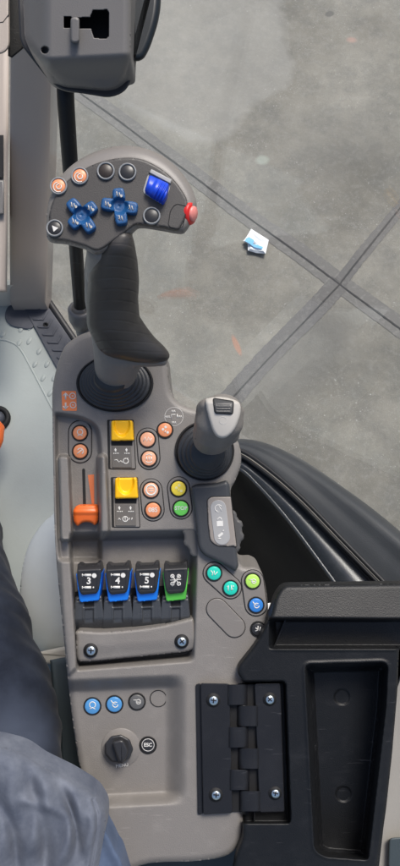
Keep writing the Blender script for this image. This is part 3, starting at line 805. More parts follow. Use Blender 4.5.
h = surround((214, 573), (230.5, 588), 10.6, hc(222, 580))
button(con, 214, 573, 6.9, TEAL, h, 'spray', 'upper teal button'); button(con, 230.5, 588, 6.9, TEAL, h, 'arrows', 'lower teal button')
h = surround((252.5, 581), (256, 605), 10.8, hc(253, 593))
button(con, 252.5, 581, 7.0, LIME, h, 'pump', 'lime green button'); button(con, 256, 605, 7.0, BLUEC, h, 'coil', 'blue button below the lime one')
button(con, 258, 629, 6.6, BLKB, hc(256, 628), 'fork', 'black button with a white symbol by the tray')
# blank moulded pill
b = B(); hh = hc(226, 618); prism(b, pill((217, 609), (234.5, 627), 11.2), hh - 1, hh + .3, .2); mk('groove', b, GAP, con)
b = B(); prism(b, pill((217, 609), (234.5, 627), 10.5), hh - 1, hh + 1.2, .9); mk('blank_cover', b, TAUPE2, con)
hl = hc(125, 715)
button(con, 92.5, 706, 7.6, BLUEB, hc(92, 706), 'loop', 'first sky blue button in the rear recess')
button(con, 114.5, 704, 7.6, BLUEB, hc(114, 704), 'coil', 'second sky blue button in the rear recess')
button(con, 137, 701.5, 7.4, GRYB, hc(137, 701), 'pump', 'grey button in the rear recess', icm=GWHITE)
hh = hc(158, 700); b = B(); stroke(b, circ(158.3, 698.5, 8.2, 30), .9, hh, True, .4); mk('blank_ring', b, GAP, con)
o = button(con, 148, 745, 7.4, BLKB, hc(148, 745), None, 'black button reading ESC', 'ESC', ts=5.0)
b = B(); stroke(b, circ(148, 745, 6.1, 26), .7, hc(148, 745) + 2.02, True); mk('ring_print', b, GWHITE, o)
# rotary knob
hk = hc(120, 750)
b = B(); lathe(b, L(121, 747.5, hk), [(20, -1), (20, .5), (19.5, .9), (.01, .95)], 40); mk('dial_plate', b, TAUPE2, con)
b = B(); text(b, 'MENU', 122, 765.5, 4.6, hk + 1.0, -8); mk('dial_print', b, WHITE, con)
b = B(); c = L(118.5, 749, hk)
kp = []
for i in range(36):
    a = 2 * math.pi * i / 36; rr = 14.2 + .4 * math.cos(9 * a); kp.append((118.5 + rr * math.cos(a), 749 + rr * math.sin(a)))
prism(b, kp, hk, hk + 13, 2.2); kn = sharp(mk('rotary_knob', b, BLKB, con), 45)
b = B(); prism(b, rounded([(111.5, 742), (123, 739), (129, 752), (122.5, 764.5), (118, 761.5)], [4, 4, 5, 2, 3]), hk + 10, hk + 22, 2.4); sharp(mk('pointer', b, BLKB, kn), 45)

# orange sticker
hh = hc(68, 400)
b = B(); prism(b, rounded([(61.5, 391), (76, 391), (77, 411), (62.3, 410.5)], 1.5), hh - .2, hh + .3, 0); stk = mk('sticker', b, STICK, con)
b = B()
for cx, cy in ((72.5, 396), (73, 405)): stroke(b, circ(cx, cy, 2.9, 16), .9, hh + .3, True); stroke(b, [(cx - .8, cy), (cx + .8, cy)], 1.2, hh + .3)
for y0, y1, dr in ((393, 400, 1), (402, 409, -1)):
    stroke(b, [(65.6, y0 + .5), (65.6, y1 - .5)], 1.6, hh + .3); ty = y0 if dr > 0 else y1; stroke(b, [(63.0, ty + 3 * dr), (65.6, ty), (68.2, ty + 3 * dr)], 1.1, hh + .3)
mk('symbol', b, WHITE, stk)
# direction print by the small joystick
hh = hc(174, 416)
b = B()
stroke(b, circ(174, 416.5, 9.2, 36), .35, hh, True, .12)
for x, y, w in ((174, 411, 4), (174.5, 422.3, 4.4), (168.3, 416.6, 5), (180.3, 416.3, 4.6)):
    for k in range(3): stroke(b, [(x - w / 2 + k * w / 3, y - .9), (x - w / 2 + k * w / 3, y + .9)], .75, hh); stroke(b, [(x - w / 2 + k * w / 3, y + .8), (x - w / 2 + k * w / 3 + w / 4, y + .8)], .6, hh)
stroke(b, [(171.5, 419), (171.5, 414.5), (175.5, 414.5)], .8, hh); stroke(b, [(177.2, 414), (177.2, 418)], .8, hh)
mk('direction_print', b, WHITE, con)

# yellow rocker switches
def rocker(x, y, sc, label, kind):
    h0 = hc(x + 12, y + 24)
    Q = lambda u, v: (x + (u + v * .03) * sc, y + v * sc)
    b = B(); prism(b, rounded([Q(-1.6, -.5), Q(25.2, -.5), Q(26, 49), Q(-2, 49)], 1.5), h0 - 1, h0 + .6, .3); g = mk('rocker_switch', b, GAP, con, label)
    b = B(); prism(b, rounded([Q(.8, .6), Q(24.4, .6), Q(25.2, 48.4), Q(.2, 48.4)], 1), h0, h0 + 1.6, .5); mk('frame', b, TAUPE2, g)
    b = B(); prism(b, [Q(2, 20), Q(23, 20), Q(23, 25.4), Q(2, 25.4)], h0 + 1, h0 + 1.9, 0); mk('gap', b, GAP, g)
    out = rounded([Q(2.6, .4), Q(23.6, .2), Q(24.6, 20.3), Q(2.0, 20.6)], [2.4 * sc, 2.4 * sc, 1.6 * sc, 1.6 * sc])
    def Hy(X, Y, d):
        u = (X - x) / sc - 13.2; v = (Y - y) / sc
        dish = np.clip(1 - (u / 9.0) ** 2 - ((v - 4) / 13.5) ** 2, 0, 1)
        return h0 + 11.5 + edge(d, 2.2) - 4.2 * ss(0, .55, dish) * (1 - .0 * v) - .16 * v
    b = B(); relief(b, out, Hy, .5, h0 + .5); mk('cap', b, YEL, g)
    b = B(); prism(b, rounded([Q(2.2, 25.6), Q(21.6, 25.6), Q(22, 47.4), Q(1.8, 47.4)], 1), h0 + 1, h0 + 2.6, .5); lp = mk('label_plate', b, LABELP, g)
    b = B(); hz = h0 + 2.6
    for u, fl_ in ((6, 1), (17, -1)):
        a, c = Q(u, 30.8), Q(u, 28)
        tri = [Q(u - 1.3, 30), Q(u, 27.6), Q(u + 1.3, 30)]; prism(b, tri, hz, hz + .2, 0); stroke(b, [Q(u, 30), Q(u, 31.8)], 1.2, hz)
        for k in range(4): stroke(b, [Q(u - 2.4 + k * 1.5, 33.2), Q(u - 1.4 + k * 1.5, 33.2)], 1.1, hz)
    if kind == 0: stroke(b, [Q(4.5, 40), Q(7, 39.4), Q(9, 42), Q(11, 40.5), Q(13, 42.5)], .8, hz); stroke(b, arc(*Q(16, 40.8), 2.6 * sc, 0, 360, 12), .9, hz); stroke(b, [Q(15, 39), Q(18.4, 38)], .8, hz)
    else: stroke(b, arc(*Q(11.4, 40.6), 2.5 * sc, 0, 360, 12), .9, hz); stroke(b, [Q(11.4, 38.6), Q(11.4, 42.6)], .7, hz); stroke(b, [Q(4.5, 41.6), Q(5.5, 39.8), Q(7, 41.4)], .8, hz); stroke(b, [Q(15, 41.8), Q(15.6, 39.4)], .7, hz); stroke(b, [Q(17.4, 41.8), Q(18.4, 39.2)], .7, hz)
    mk('symbol', b, WHITE, lp)
rocker(108.6, 420.2, 1.0, 'upper yellow rocker switch', 0)
rocker(112.3, 477.6, 1.02, 'lower yellow rocker switch', 1)

# slider channel
hs_ = hc(85, 490)
b = B(); prism(b, pill((83.6, 470), (84.6, 508), 1.5, 6), hs_ - .5, hs_ + .4, 0); mk('slider_slot', b, GAP, con)
b = B(); prism(b, [(87.8, 475), (94, 474.5), (94.2, 508), (92.4, 508)], hs_ - .2, hs_ + .35, 0); mk('wedge_print', b, ORPR, con)
so = rounded([(73, 510.5), (76, 505.5), (96, 505), (98.4, 510), (98, 521), (95, 526), (91, 522.3), (83, 522), (77.5, 526.5), (73.6, 522)], [2, 3, 3, 2, 3, 2, 3, 3, 2, 3])
def Hs(X, Y, d): return hs_ + 15 + edge(d, 3.5) - 3.5 * np.clip((Y - 511) / 14, 0, 1) ** 1.3 - .02 * (X - 86) ** 2 * .6 + 1.2 * ss(508, 512, Y) * ss(516, 512, Y)
b = B(); relief(b, so, Hs, .5, hs_ + 1); mk('slider_knob', b, ORG, con)

# paddle switches in the bay
hb_ = -24.0
def paddle(dx, dy, frame_m, digit, label):
    Q = lambda pts: [(x + dx, y + dy - (x - 89) * .055) for x, y in pts]
    b = B()
    bo = rounded(Q([(75.5, 596), (101.5, 596), (103.6, 616), (103.8, 629), (74.0, 630), (73.6, 618)]), [1, 1, 3, 2, 2, 3])
    def Hb(X, Y, d):
        u = X - 89 - dx; v = Y - dy + u * .055
        h = hb_ + 15 + edge(d, 1.6) - 9 * np.clip((v - 618) / 11, 0, 1) ** 1.4 - 3 * ss(602, 597, v)
        h -= 3.0 * ss(5.2, 4.2, np.abs(u)) * ss(607.5, 606.5, v)            # notch
        h -= 2.6 * ss(5.0, 3.8, np.abs(u)) * ss(608, 610.5, v) * ss(624, 619, v)  # finger dish
        h += 1.0 * ss(7, 5.5, np.abs(u)) * ss(606.5, 608, v) * ss(624, 619, v) * .5
        return h
    relief(b, bo, Hb, .5, hb_ - 1); p = mk('paddle_switch', b, PADB, con, label)
    b = B(); prism(b, Q([(84.6, 598.5), (93.4, 598.5), (93.4, 606.8), (84.6, 606.8)]), hb_ + 8, hb_ + 12.4, 0); mk('notch', b, GAP, p)
    fo = rounded(Q([(76.0, 573), (102.0, 573), (99.2, 601), (79.6, 601.8)]), [1, 1, 2.5, 2.5])
    def Hf(X, Y, d):
        v = Y - dy + (X - 89 - dx) * .055
        return hb_ + 24 + edge(d, 1.4) - 5 * ss(588, 602, v)
    b = B(); relief(b, fo, Hf, .5, hb_ + 4); mk('colour_frame', b, frame_m, p)
    co = rounded(Q([(77.6, 563.2), (81, 563.5), (83, 565.5), (95.5, 565.5), (97.4, 563), (100.6, 563.2), (101.2, 575), (99.0, 590), (96.6, 594), (82.2, 594.8), (79.4, 590.6), (77.0, 575)]), [1.5, 1, 1, 1, 1, 1.5, 2, 2, 2, 2, 2, 2])
    def Hk(X, Y, d):
        u = X - 89 - dx; v = Y - dy + u * .055
        h = hb_ + 27.5 + edge(d, 1.3) - 7 * ss(571, 563, v) - 4.5 * ss(586, 600, v)
        h -= 1.0 * ss(0, 1.2, 8.6 - np.abs(u) - .03 * (v - 575)) * ss(571, 572.5, v) * ss(591.8, 590.6, v) * .7
        return h
    b = B(); relief(b, co, Hk, .5, hb_ + 8); cp = mk('cap', b, BLKB, p)
    b = B(); cx, cy = 89 + dx, 580.5 + dy; hz = hb_ + 27.3
    if digit:
        text(b, digit, cx - .2, cy + .6, 9.2, hz, 3, .25)
        for v, s_ in ((-5.4, 1), (7.0, -1)):
            stroke(b, [(cx - 4.5, cy + v), (cx + 2.2, cy + v)], 2.4, hz - (1.0 if v > 0 else 0) * .2); stroke(b, [(cx - 6.6, cy + v - 1.3), (cx - 6.6, cy + v + 1.3)], 1.0, hz); stroke(b, [(cx - 6.6, cy + v), (cx - 4, cy + v)], .8, hz)
        prism(b, circ(cx + 5.2, cy - 4.9, 2.4, 12), hz, hz + .25, 0); stroke(b, [(cx + 3.8, cy + 7), (cx + 5, cy + 7)], 1.6, hz)
    else:
        stroke(b, [(cx - 4.2, cy - 4.6), (cx - 1, cy - .6), (cx - 1, cy + 1), (cx - 4.2, cy + 6)], 1.0, hz); stroke(b, [(cx + 4.2, cy - 4.6), (cx + 1, cy - .6), (cx + 1, cy + 1), (cx + 4.2, cy + 6)], 1.0, hz)
        for s_ in (-1, 1):
            for v in (-3.4, 4.2): stroke(b, circ(cx + s_ * 3.2, cy + v, 1.7, 10), .9, hz, True)
        stroke(b, [(cx - 3.5, cy + 6.8), (cx + 4, cy - 5.2)], .9, hz); stroke(b, [(cx - 5.5, cy + .6), (cx + 5.5, cy - .2)], .8, hz)
    mk('symbol', b, WHITE, cp)
b = B(); prism(b, [(72, 592), (190, 584), (191, 632), (74, 640)], hb_ - 4, hb_ - .5, 0); mk('bay_floor', b, GAP, con)
paddle(0, 0, BLUE, '3', 'blue framed paddle switch numbered 3')
paddle(28.9, -.3, BLUE, '4', 'blue framed paddle switch numbered 4')
paddle(58.0, -.6, BLUE, '5', 'blue framed paddle switch numbered 5')
paddle(86.6, -.9, GRNF, None, 'green framed paddle switch with a white cross symbol')

# screw plate in front of the paddles
sp = catmull([(76.5, 640), (77, 631), (100, 632), (135, 629.5), (165, 625), (189, 619), (193.5, 620), (195.2, 632), (195.5, 644), (190, 650.5), (165, 654), (120, 658.5), (84, 661.5), (77, 657)], 4)
def Hp(X, Y, d): return -3.5 + edge(d, 3.5) - 2.5 * ss(645, 660, Y + .075 * (X - 80)) + .6
b = B(); relief(b, inset(sp, -1.3), lambda X, Y, d: -10 + 0 * X, 1.0, -24); mk('groove', b, GAP, con)
b = B(); relief(b, sp, Hp, .8, -22); spl = mk('screw_plate', b, TAUPE, con)
def screw(cx, cy, h, r, parent, dark=True):
    if dark:
        b = B(); lathe(b, L(cx - .4, cy - .2, h), [(r * 1.55, -1), (r * 1.55, .25), (.01, .3)], 28); p = mk('screw_recess', b, GAP, parent)
    b = B(); a = random.uniform(0, 1.5); n = 24
    lathe(b, L(cx, cy, h), [(r, 0), (r, 1.2), (r * .8, 2.0), (.01, 2.4)], n); s = mk('screw', b, STEEL, parent)
    b = B()
    for k in (0, math.pi / 2):
        u = (math.cos(a + k) * r * .62, math.sin(a + k) * r * .62); stroke(b, [(cx - u[0], cy - u[1]), (cx + u[0], cy + u[1])], r * .26, h + 2.15, z=.3)
    mk('cross_slot', b, GAP, s)
screw(91, 650.5, -3.1, 4.7, spl); screw(182, 641.5, -3.1, 4.7, spl)

# slate key module with its light keypad
km = rounded([(190.5, 487.5), (196, 484.5), (216, 483.5), (226.5, 480.5), (229.5, 484), (231, 505), (235.2, 540), (238.6, 566), (235.5, 571.5), (229, 567.5), (216, 561), (203.5, 555), (198.5, 548), (196.5, 530), (193.5, 505)], [3, 4, 4, 2, 2, 3, 3, 2, 2, 4, 4, 6, 6, 3, 3])
b = B(); relief(b, km, lambda X, Y, d: 9 + edge(d, 4.5) + .0 * X, .7, -3); kmo = mk('key_module', b, KEYM, con)
kp_ = rounded([(207.5, 500), (211, 497), (230.6, 496.8), (236.4, 546.2), (217.5, 546), (210.5, 541), (208.5, 524)], [5, 3, .5, .5, 6, 6, 4])
b = B(); prism(b, inset(kp_, -.8), 5, 9.35, .1); mk('plate_gap', b, GAP, kmo)
b = B(); relief(b, kp_, lambda X, Y, d: 10 + edge(d, .8), .7, 3); mk('key_plate', b, PLATE, kmo)
b = B(); prism(b, pill((218.2, 508), (222, 537), 8.0), 8, 10.7, .5); kpo = mk('keypad', b, KEYPAD, kmo)
b = B(); hz = 10.75
stroke(b, arc(218.5, 508.5, 3.6, 90, 330, 10), .9, hz); stroke(b, [(219, 506), (220.6, 508.5), (221.5, 511)], .8, hz); stroke(b, [(215.5, 511.4), (217, 510.4)], .8, hz)
prism(b, [(216.6, 521), (222.8, 520.6), (223.2, 526), (217, 526.4)], hz, hz + .25, 0); stroke(b, [(217.8, 521), (218, 518.6), (219.6, 517.4), (221.2, 518.4), (221.6, 520.8)], 1.0, hz)
prism(b, [(217.6, 535.4), (222.2, 532), (223.4, 534), (219, 537.6)], hz, hz + .25, 0); stroke(b, [(217.6, 538.4), (221, 538.6)], .9, hz); stroke(b, [(222.4, 531.2), (224, 530.2)], .9, hz)
mk('symbol', b, WHITE, kpo)
# side thumbwheel
tw = []
for i in range(120):
    a = 2 * math.pi * i / 120; rr = 30.2 + 1.5 * max(-.6, min(.6, math.sin(14 * a) * 1.6)); tw.append((213.0 + rr * math.cos(a), 533.5 + rr * math.sin(a)))
b = B(); prism(b, tw, -14, -2.2, 2.6); sharp(mk('thumbwheel', b, WHEELM, con, 'ribbed dark thumbwheel at the side of the console'), 50)

# ------------------------------------------------------------------ big multifunction joystick
J = thing('multifunction_joystick', 'large joystick with D shaped head of orange and blue buttons', 'joystick', L(115, 383, 0))
b = B(); c = L(115, 383.5, 1); prof = [(38, -2), (38.5, 1.2), (36.8, 2.2), (36.2, 1.0)]
lathe(b, c, prof, 48, (0, 0, 1), .74); mk('boot_ring', b, GAP, J)
b = B(); prof = [(35.8, 0)]
axis = (.02, .30, 1)
for k in range(5):
    r = 35.5 - k * 3.4; z = 1.5 + k * 4.2
    prof += [(r, z), (r - .3, z + 2.4), (r - 1.6, z + 3.2), (r - 3.0, z + 3.2)]
prof += [(17, 24), (16, 30), (.01, 30)]
lathe(b, c, prof, 48, (.0, .12, 1), .76); mk('boot', b, BOOT, J)
neck = chain([(116, 382, 14, 18, 12), (117, 366, 32, 23, 15), (120, 350, 46, 27, 17), (113, 328, 62, 23, 17), (107, 300, 78, 22.5, 18), (107, 270, 96, 23, 18), (109, 250, 110, 22, 17), (112, 236, 126, 21, 16), (112, 222, 132, 20, 12)], 6)
neck += chain([(107, 275, 104, 21, 14), (107, 252, 128, 21, 14), (113, 241, 136, 18, 8)], 6)
neck += chain([(120, 352, 46, 22, 10), (140, 357, 50, 13, 8), (161, 361, 54, 7, 7)], 6)
blob('neck', neck, TAUPE, J, 1.6, 8)
rub = chain([(123, 240, 141, 11, 10), (119.5, 248, 136, 16, 15), (116, 262, 123, 22, 19), (114, 280, 109, 25.5, 21.5), (112.5, 300, 94, 26, 21.5), (113.5, 322, 80, 27, 21.5), (122, 337, 69, 28, 19), (139, 347, 63, 20, 16), (154, 353, 59, 13.5, 12), (161, 355.5, 57, 9, 9)], 7)
blob('grip', rub, GRIP, J, 1.5, 8)
HO = catmull([(48.5, 240), (46.5, 226), (47.5, 208), (51.5, 192), (61, 176), (76, 162), (97, 151), (121, 145.5), (144, 148), (163, 156), (179, 169.5), (190, 185), (195.5, 198), (196.5, 206), (192, 220), (186, 230), (180, 232.5), (160, 229), (140, 226.5), (132, 232), (116, 244), (98, 254), (84, 248), (66, 243)], 5)
FO = catmull([(50.5, 238), (48.8, 226), (50, 210), (55, 197), (65, 183), (80, 171.5), (99, 162.5), (121, 158), (140, 159), (158, 167), (173, 179), (183.5, 193), (187.5, 203), (186, 215), (180.5, 227), (176, 229.5), (160, 226.5), (138, 224), (129, 229), (115, 239.5), (98, 250), (84, 245.5), (66, 240.5)], 5)
HH = 150.0
def htilt(X, Y): return HH + (Y - 195) * -.02
def Hh(X, Y, d):
    df = sdf(FO, X, Y)
    return htilt(X, Y) + edge(d, 7) * 1.15 - .10 * np.clip(-df, 0, 14) ** 1.6
b = B(); relief(b, HO, Hh, 1.0, 139); mk('head_shell', b, TAUPE2, J)
b = B(); prism(b, rounded([(66, 226), (67, 200), (86, 176), (121, 164), (155, 173), (175, 195), (169, 212), (140, 210), (110, 224), (90, 232)], 8), 112, 141, 4); sharp(mk('head_back', b, TAUPE2, J), 45)
b = B(); relief(b, FO, lambda X, Y, d: htilt(X, Y) + 1.6 + edge(d, 1.6), 1.0, 145); fp = mk('faceplate', b, FACE, J)
hz = HH + 1.6; ht = lambda x, y: HH + 1.6 - (y - 195) * .02
def hbutton(x, y, r, m, icn, label, ring, icm=WHITE, txt=None):
    h = ht(x, y) - .1
    b = B(); s = (D - h) / D; c = L(x, y, h)
    lathe(b, c, [(r * .82 * s, 0), (r * .82 * s, 1.2), (r * .7 * s, 1.7), (.01, 1.7)], 28); o = mk('push_button', b, m, J, label)
    b = B(); lathe(b, c, [(r * 1.06 * s, 0), (r * 1.04 * s, 1.6), (r * .96 * s, 2.1), (r * .84 * s, 1.6), (r * .84 * s, 0)], 30); mk('bezel', b, ring, o)
    b = B(); hh = h + 1.75
    if icn == 'swirl': stroke(b, arc(x, y, r * .3, -40, 280, 14), 1.0, hh); stroke(b, arc(x - .5, y + .6, r * .58, 60, 260, 12), .9, hh)
    elif icn == 'wedge': prism(b, [(x - 3, y - 3), (x + 3.4, y - .6), (x - 1.4, y + 3.2)], hh, hh + .2, 0)
    elif icn == 'dot': stroke(b, arc(x, y, r * .5, 0, 360, 16), .6, hh)
    if b.V: mk('symbol', b, icm, o)
RING = mat('grey button ring', (.22, .23, .24, 1), .4); RINGB = mat('brown button', (.030, .022, .018, 1), .4)
hbutton(58.8, 186.5, 8.4, ORB, 'swirl', 'leftmost orange button on the head', RING); hbutton(80, 176.5, 8.4, ORB, 'swirl', 'right orange button on the head', RING)
hbutton(106, 171.5, 8.6, RINGB, None, 'brown centred grey button', RING); hbutton(127.6, 172.5, 8.6, BLKB, None, 'black button at the top of the head', RING)
hbutton(55, 228.5, 8.2, BLKB, 'wedge', 'black button with a white wedge', RING); hbutton(151.8, 216.2, 8.4, BLKB, None, 'black button below the blue wheel', RING)
def dpad(c, lobes, label, seed):
    b = B(); x0, y0 = c
    outs = []
    b2 = B()
    for x, y in lobes:
        vx, vy = x - x0, y - y0; l = math.hypot(vx, vy); vx, vy = vx / l, vy / l; nx, ny = -vy, vx
        p = [(x0 + nx * 5.2, y0 + ny * 5.2), (x + nx * 6.4 - vx, y + ny * 6.4 - vy), (x + vx * 6.5 + nx * 5.6, y + vy * 6.5 + ny * 5.6), (x + vx * 6.5 - nx * 5.6, y + vy * 6.5 - ny * 5.6), (x - nx * 6.4 - vx, y - ny * 6.4 - vy), (x0 - nx * 5.2, y0 - ny * 5.2)]
        outs.append(rounded(p, [1, 3, 3.6, 3.6, 3, 1]))
    def H(X, Y, d):
        best = np.full(X.shape, -1e9)
        for o_ in outs: best = np.maximum(best, sdf(o_, X, Y))
        h = ht(x0, y0) + 5 + edge(np.maximum(best, 0), 2.2)
        r = np.hypot(X - x0, Y - y0); h -= 4.2 * ss(10, 5, r)
        return h
    # outline of the union sampled round the centre
    un = []
    for i in range(110):
        a = 2 * math.pi * i / 110; rs = np.linspace(.5, 26, 130)
        ins = np.full(rs.shape, -1e9)
        for o_ in outs: ins = np.maximum(ins, sdf(o_, x0 + rs * math.cos(a), y0 + rs * math.sin(a)))
        rr = rs[ins > 0]; un.append((x0 + rr.max() * math.cos(a), y0 + rr.max() * math.sin(a)))
    relief(b, un, lambda X, Y, d: H(X, Y, d) if True else 0, .6, ht(x0, y0) - 1); o = mk('four_way_pad', b, BLUED, J, label)
    b = B(); rr = random.Random(seed)
    for x, y in lobes:
        hh = ht(x0, y0) + 5.05
        for k in range(2):
            u = -1.6 + k * 2.6; stroke(b, [(x + u - .5, y - 3.0 + k), (x + u + .7, y + 2.2 + k * .5)], 1.0, hh)
        if rr.random() < .75: prism(b, circ(x + 2.4, y + 1.4, 1.5, 10), hh, hh + .2, 0)
        stroke(b, [(x - 2.6, y + 1), (x - 1.0, y + .4)], .8, hh)
    mk('symbol', b, PALE, o)
dpad((81.5, 215), [(73.3, 205.2), (90.4, 208.2), (74.8, 221.6), (88.5, 225.4)], 'left blue four way pad', 3)
dpad((119.3, 206), [(118.6, 194.4), (107.4, 204), (131.2, 207.6), (121, 218)], 'right blue four way pad', 5)
# blue thumbwheel
wo = rounded([(149.5, 174.5), (169.5, 184), (163.4, 203.6), (144.2, 192)], 3)
b = B(); prism(b, inset(wo, -1.6), hz - 2, hz + .5, .3); prism(b, [(149, 172.5), (151.5, 169), (171.5, 179.5), (170.8, 184)], hz - 2, hz + 3, 1); wl = mk('wheel_well', b, KEYPAD, J)
b = B()
def Hw(X, Y, d):
    u = (X - 157) * .88 + (Y - 189) * .47; v = -(X - 157) * .47 + (Y - 189) * .88
    return hz + 10 + edge(d, 2.5) - .045 * v * v + .9 * np.sin(u * 1.9) * ss(-1, 1, u) - 2.2 * ss(-2.5, -6, u)
relief(b, wo, Hw, .45, hz - 1); mk('thumbwheel', b, BLUEW, J, 'ribbed blue thumbwheel')
# red button on the end
b = B(); c = L(190.5, 213.5, HH - 6); ax = (.88, -.22, .42)
lathe(b, c, [(8.8, -5), (8.8, .4), (8.2, 1.6), (6.2, 2)], 30, ax); rb = mk('red_button_collar', b, RED, J)
b = B(); lathe(b, c, [(5.8, 0), (5.8, 3.0), (4.8, 4.0), (.01, 4.3)], 26, ax); mk('red_button', b, mat('pale red button', (.72, .24, .21, 1), .3), J)
b = B(); so_ = rounded([(176, 203.5), (187, 206.5), (183, 226.5), (177.5, 229), (168, 226), (170.5, 210)], [4, 2, 2, 3, 3, 4]); stroke(b, so_, .8, lambda x, y: ht(x, y) - .1, True, .25); mk('side_seam', b, GAP, J)

# ------------------------------------------------------------------ small joystick
j2 = thing('small_joystick', 'small joystick with taupe grip, pale cap and ribbed black boot', 'joystick', L(206, 455, 0))
b = B(); c = L(204.5, 451, .5)
lathe(b, c, [(29.6, -2), (29.8, 1.0), (28.6, 1.8), (28, .6), (.01, .6)], 48, (0, 0, 1), 1.0); mk('boot_ring', b, GAP, j2)
b = B(); prof = [(29.5, 0)]
for k in range(4):
    r = 28.5 - k * 3.6; z = 1.5 + k * 7
    prof += [(r - .6, z), (r + .9, z + 2), (r + .9, z + 3.6), (r - .6, z + 5.2), (r - 3.4, z + 5.6)]
prof += [(12, 32), (.01, 33)]
lathe(b, L(204.5, 451.5, 1), [(r * .93, z) for r, z in prof], 44, (.12, -.02, 1)); mk('boot', b, BOOT, j2)
gs = [(210, 444, 28, 14, 12), (212, 440, 42, 19, 14), (215.5, 432, 55, 23, 17), (219.5, 422, 68, 24.5, 18), (222, 410, 76, 20.5, 14)]
bl = chain(gs, 6); bl += chain([(208, 406, 74, 10, 12), (233, 409, 75, 9, 12)], 6); bl += chain([(203.5, 431, 52, 10.5, 12), (206.5, 408, 72, 10.5, 10)], 6); bl += chain([(229, 436, 52, 10.5, 12), (234, 412, 72, 10.5, 10)], 6); bl += chain([(206, 438, 44, 10, 12), (224, 440, 44, 10, 12)], 4)
blob('grip', bl, TAUPE, j2, 1.2, 6)
cap = catmull([(205.5, 402), (208.5, 398), (222, 397), (236, 400.5), (240.5, 406), (239.5, 417), (234, 430), (226, 437.5), (218.5, 437.5), (213, 431), (208.5, 417)], 5)
def Hcap(X, Y, d): return 93.5 + edge(d, 3.2) - .010 * ((X - 222) ** 2) - .0045 * (Y - 408) ** 2 - 4 * ss(404, 396, Y)
b = B(); relief(b, cap, Hcap, .5, 74); mk('cap', b, PALE, j2)
ro = rounded([(213.4, 398.6), (233.2, 401.6), (232.4, 413.8), (215.4, 412.8)], 2)
b = B(); relief(b, inset(ro, -.9), lambda X, Y, d: Hcap(X, Y, d + 9) + .5, .5, 80); mk('rocker_well', b, GAP, j2)
b = B(); relief(b, ro, lambda X, Y, d: Hcap(X, Y, d + 9) + 2.6 + edge(d, 1.2) - 1.6 * ss(408, 400, Y) + .35 * np.sin(Y * 2.4) * ss(404, 406, Y) * ss(216, 218, X) * ss(231, 229, X), .4, 80); mk('thumb_rocker', b, DGREY, j2)
b = B(); stroke(b, circ(223, 420.5, 3.7, 22), .5, lambda x, y: float(Hcap(np.array([x]), np.array([y]), np.array([9.0]))[0]) - .05, True, .2); mk('round_mark', b, GWHITE, j2)
b = B(); prism(b, rounded([(194.6, 424), (197.2, 420), (197.6, 437), (195.0, 440)], 1), 40, 60, .6); mk('side_button', b, KEYM, j2)
b = B(); prism(b, rounded([(194.4, 428), (196.2, 426), (196.4, 433), (194.8, 434)], .6), 50, 61.5, .4); mk('side_mark', b, ORG, j2)

# ------------------------------------------------------------------ storage box lid with its tray
T = thing('storage_box', 'black moulded armrest storage tray opened at the right of the hinge', 'storage box', L(320, 720, 0))
TO = rounded([(283, 585), (430, 583), (440, 640), (399, 648), (397.5, 690), (392, 755), (386, 810), (377, 872), (374, 920), (224, 920), (236, 856), (243, 838), (243, 680), (237.5, 674), (238, 667), (257, 643), (271.5, 614), (275, 597)], [6, 4, 6, 4, 6, 6, 6, 6, 6, 6, 8, 4, 4, 4, 4, 10, 8, 8])
TI = rounded([(304, 663.5), (389, 661), (387, 705), (376, 800), (369, 861), (324, 857.5), (313.5, 850)], [7, 9, 10, 10, 5, 9, 9])
TP = rounded([(236, 680.5), (286.5, 680), (291.5, 815), (291, 824), (236, 824)], [3, 6, 3, 4, 3])
def Ht(X, Y, d):
    h = 16 + edge(d, 5)
    h = h + (13 + .32 * (np.clip(Y, 585, 618) - 618)) * ss(621, 617.5, Y - (X - 300) * .005)                         # raised top lip
    arch = 617 + 11 * np.clip(1 - ((X - 342) / 46) ** 2, 0, 1)
    tr = ss(0, 3.5, Y - 618) * ss(649.5, 645, Y) * ss(268, 276, X - (640 - Y) * .0)
    h = h - 20 * tr                                                         # finger trough below it
    ti = sdf(TI, X, Y)
    ri = np.clip(1 - np.abs(ti) / 3.0, 0, 1); h = h + 1.5 * ri * ss(0, 3, Y - 650)
    h = h - 40 * ss(0, 7, ti) - 6 * ss(7.5, 9.5, ti)
    for cx, cy in ((342, 697), (343.5, 794)):
        r = np.hypot(X - cx, Y - cy); h = h - 1.6 * ss(8.2, 7.0, r)
    tp = sdf(TP, X, Y); h = h - 22 * ss(0, 3, tp) * ss(236, 243, X)
    rg = np.clip(1 - np.abs(Y - 649.5) / 2.2, 0, 1) * ss(268, 280, X); h = h + 2.0 * rg
    return h
b = B(); relief(b, TO, Ht, 1.0, 3); mk('tray_body', b, BLACK, T)
def hollow(b, poly, t, h0, h1):
    q = inset(poly, t); N = len(poly); V = [L(x, y, h) for p in (poly, q) for h in (h0, h1) for x, y in p]; F = []
    for i in range(N):
        j = (i + 1) % N
        F += [(i, j, N + j, N + i), (2 * N + j, 2 * N + i, 3 * N + i, 3 * N + j), (N + i, N + j, 3 * N + j, 3 * N + i)]
    b.add(V, F, flat=True)
US = rounded([(288, 612), (425, 612), (396.5, 690), (385.5, 810), (373.5, 915), (252, 915), (256, 690)], 4)
b = B(); hollow(b, US, 1.5, -52, 2); prism(b, US, -54, -52, 0); sharp(mk('under_shell', b, BLACK, T), 45)
b = B(); stroke(b, [(246, 828.5), (279, 828.5)], 2.6, 14.6, z=1.2); mk('edge_lip', b, HINGE, T)

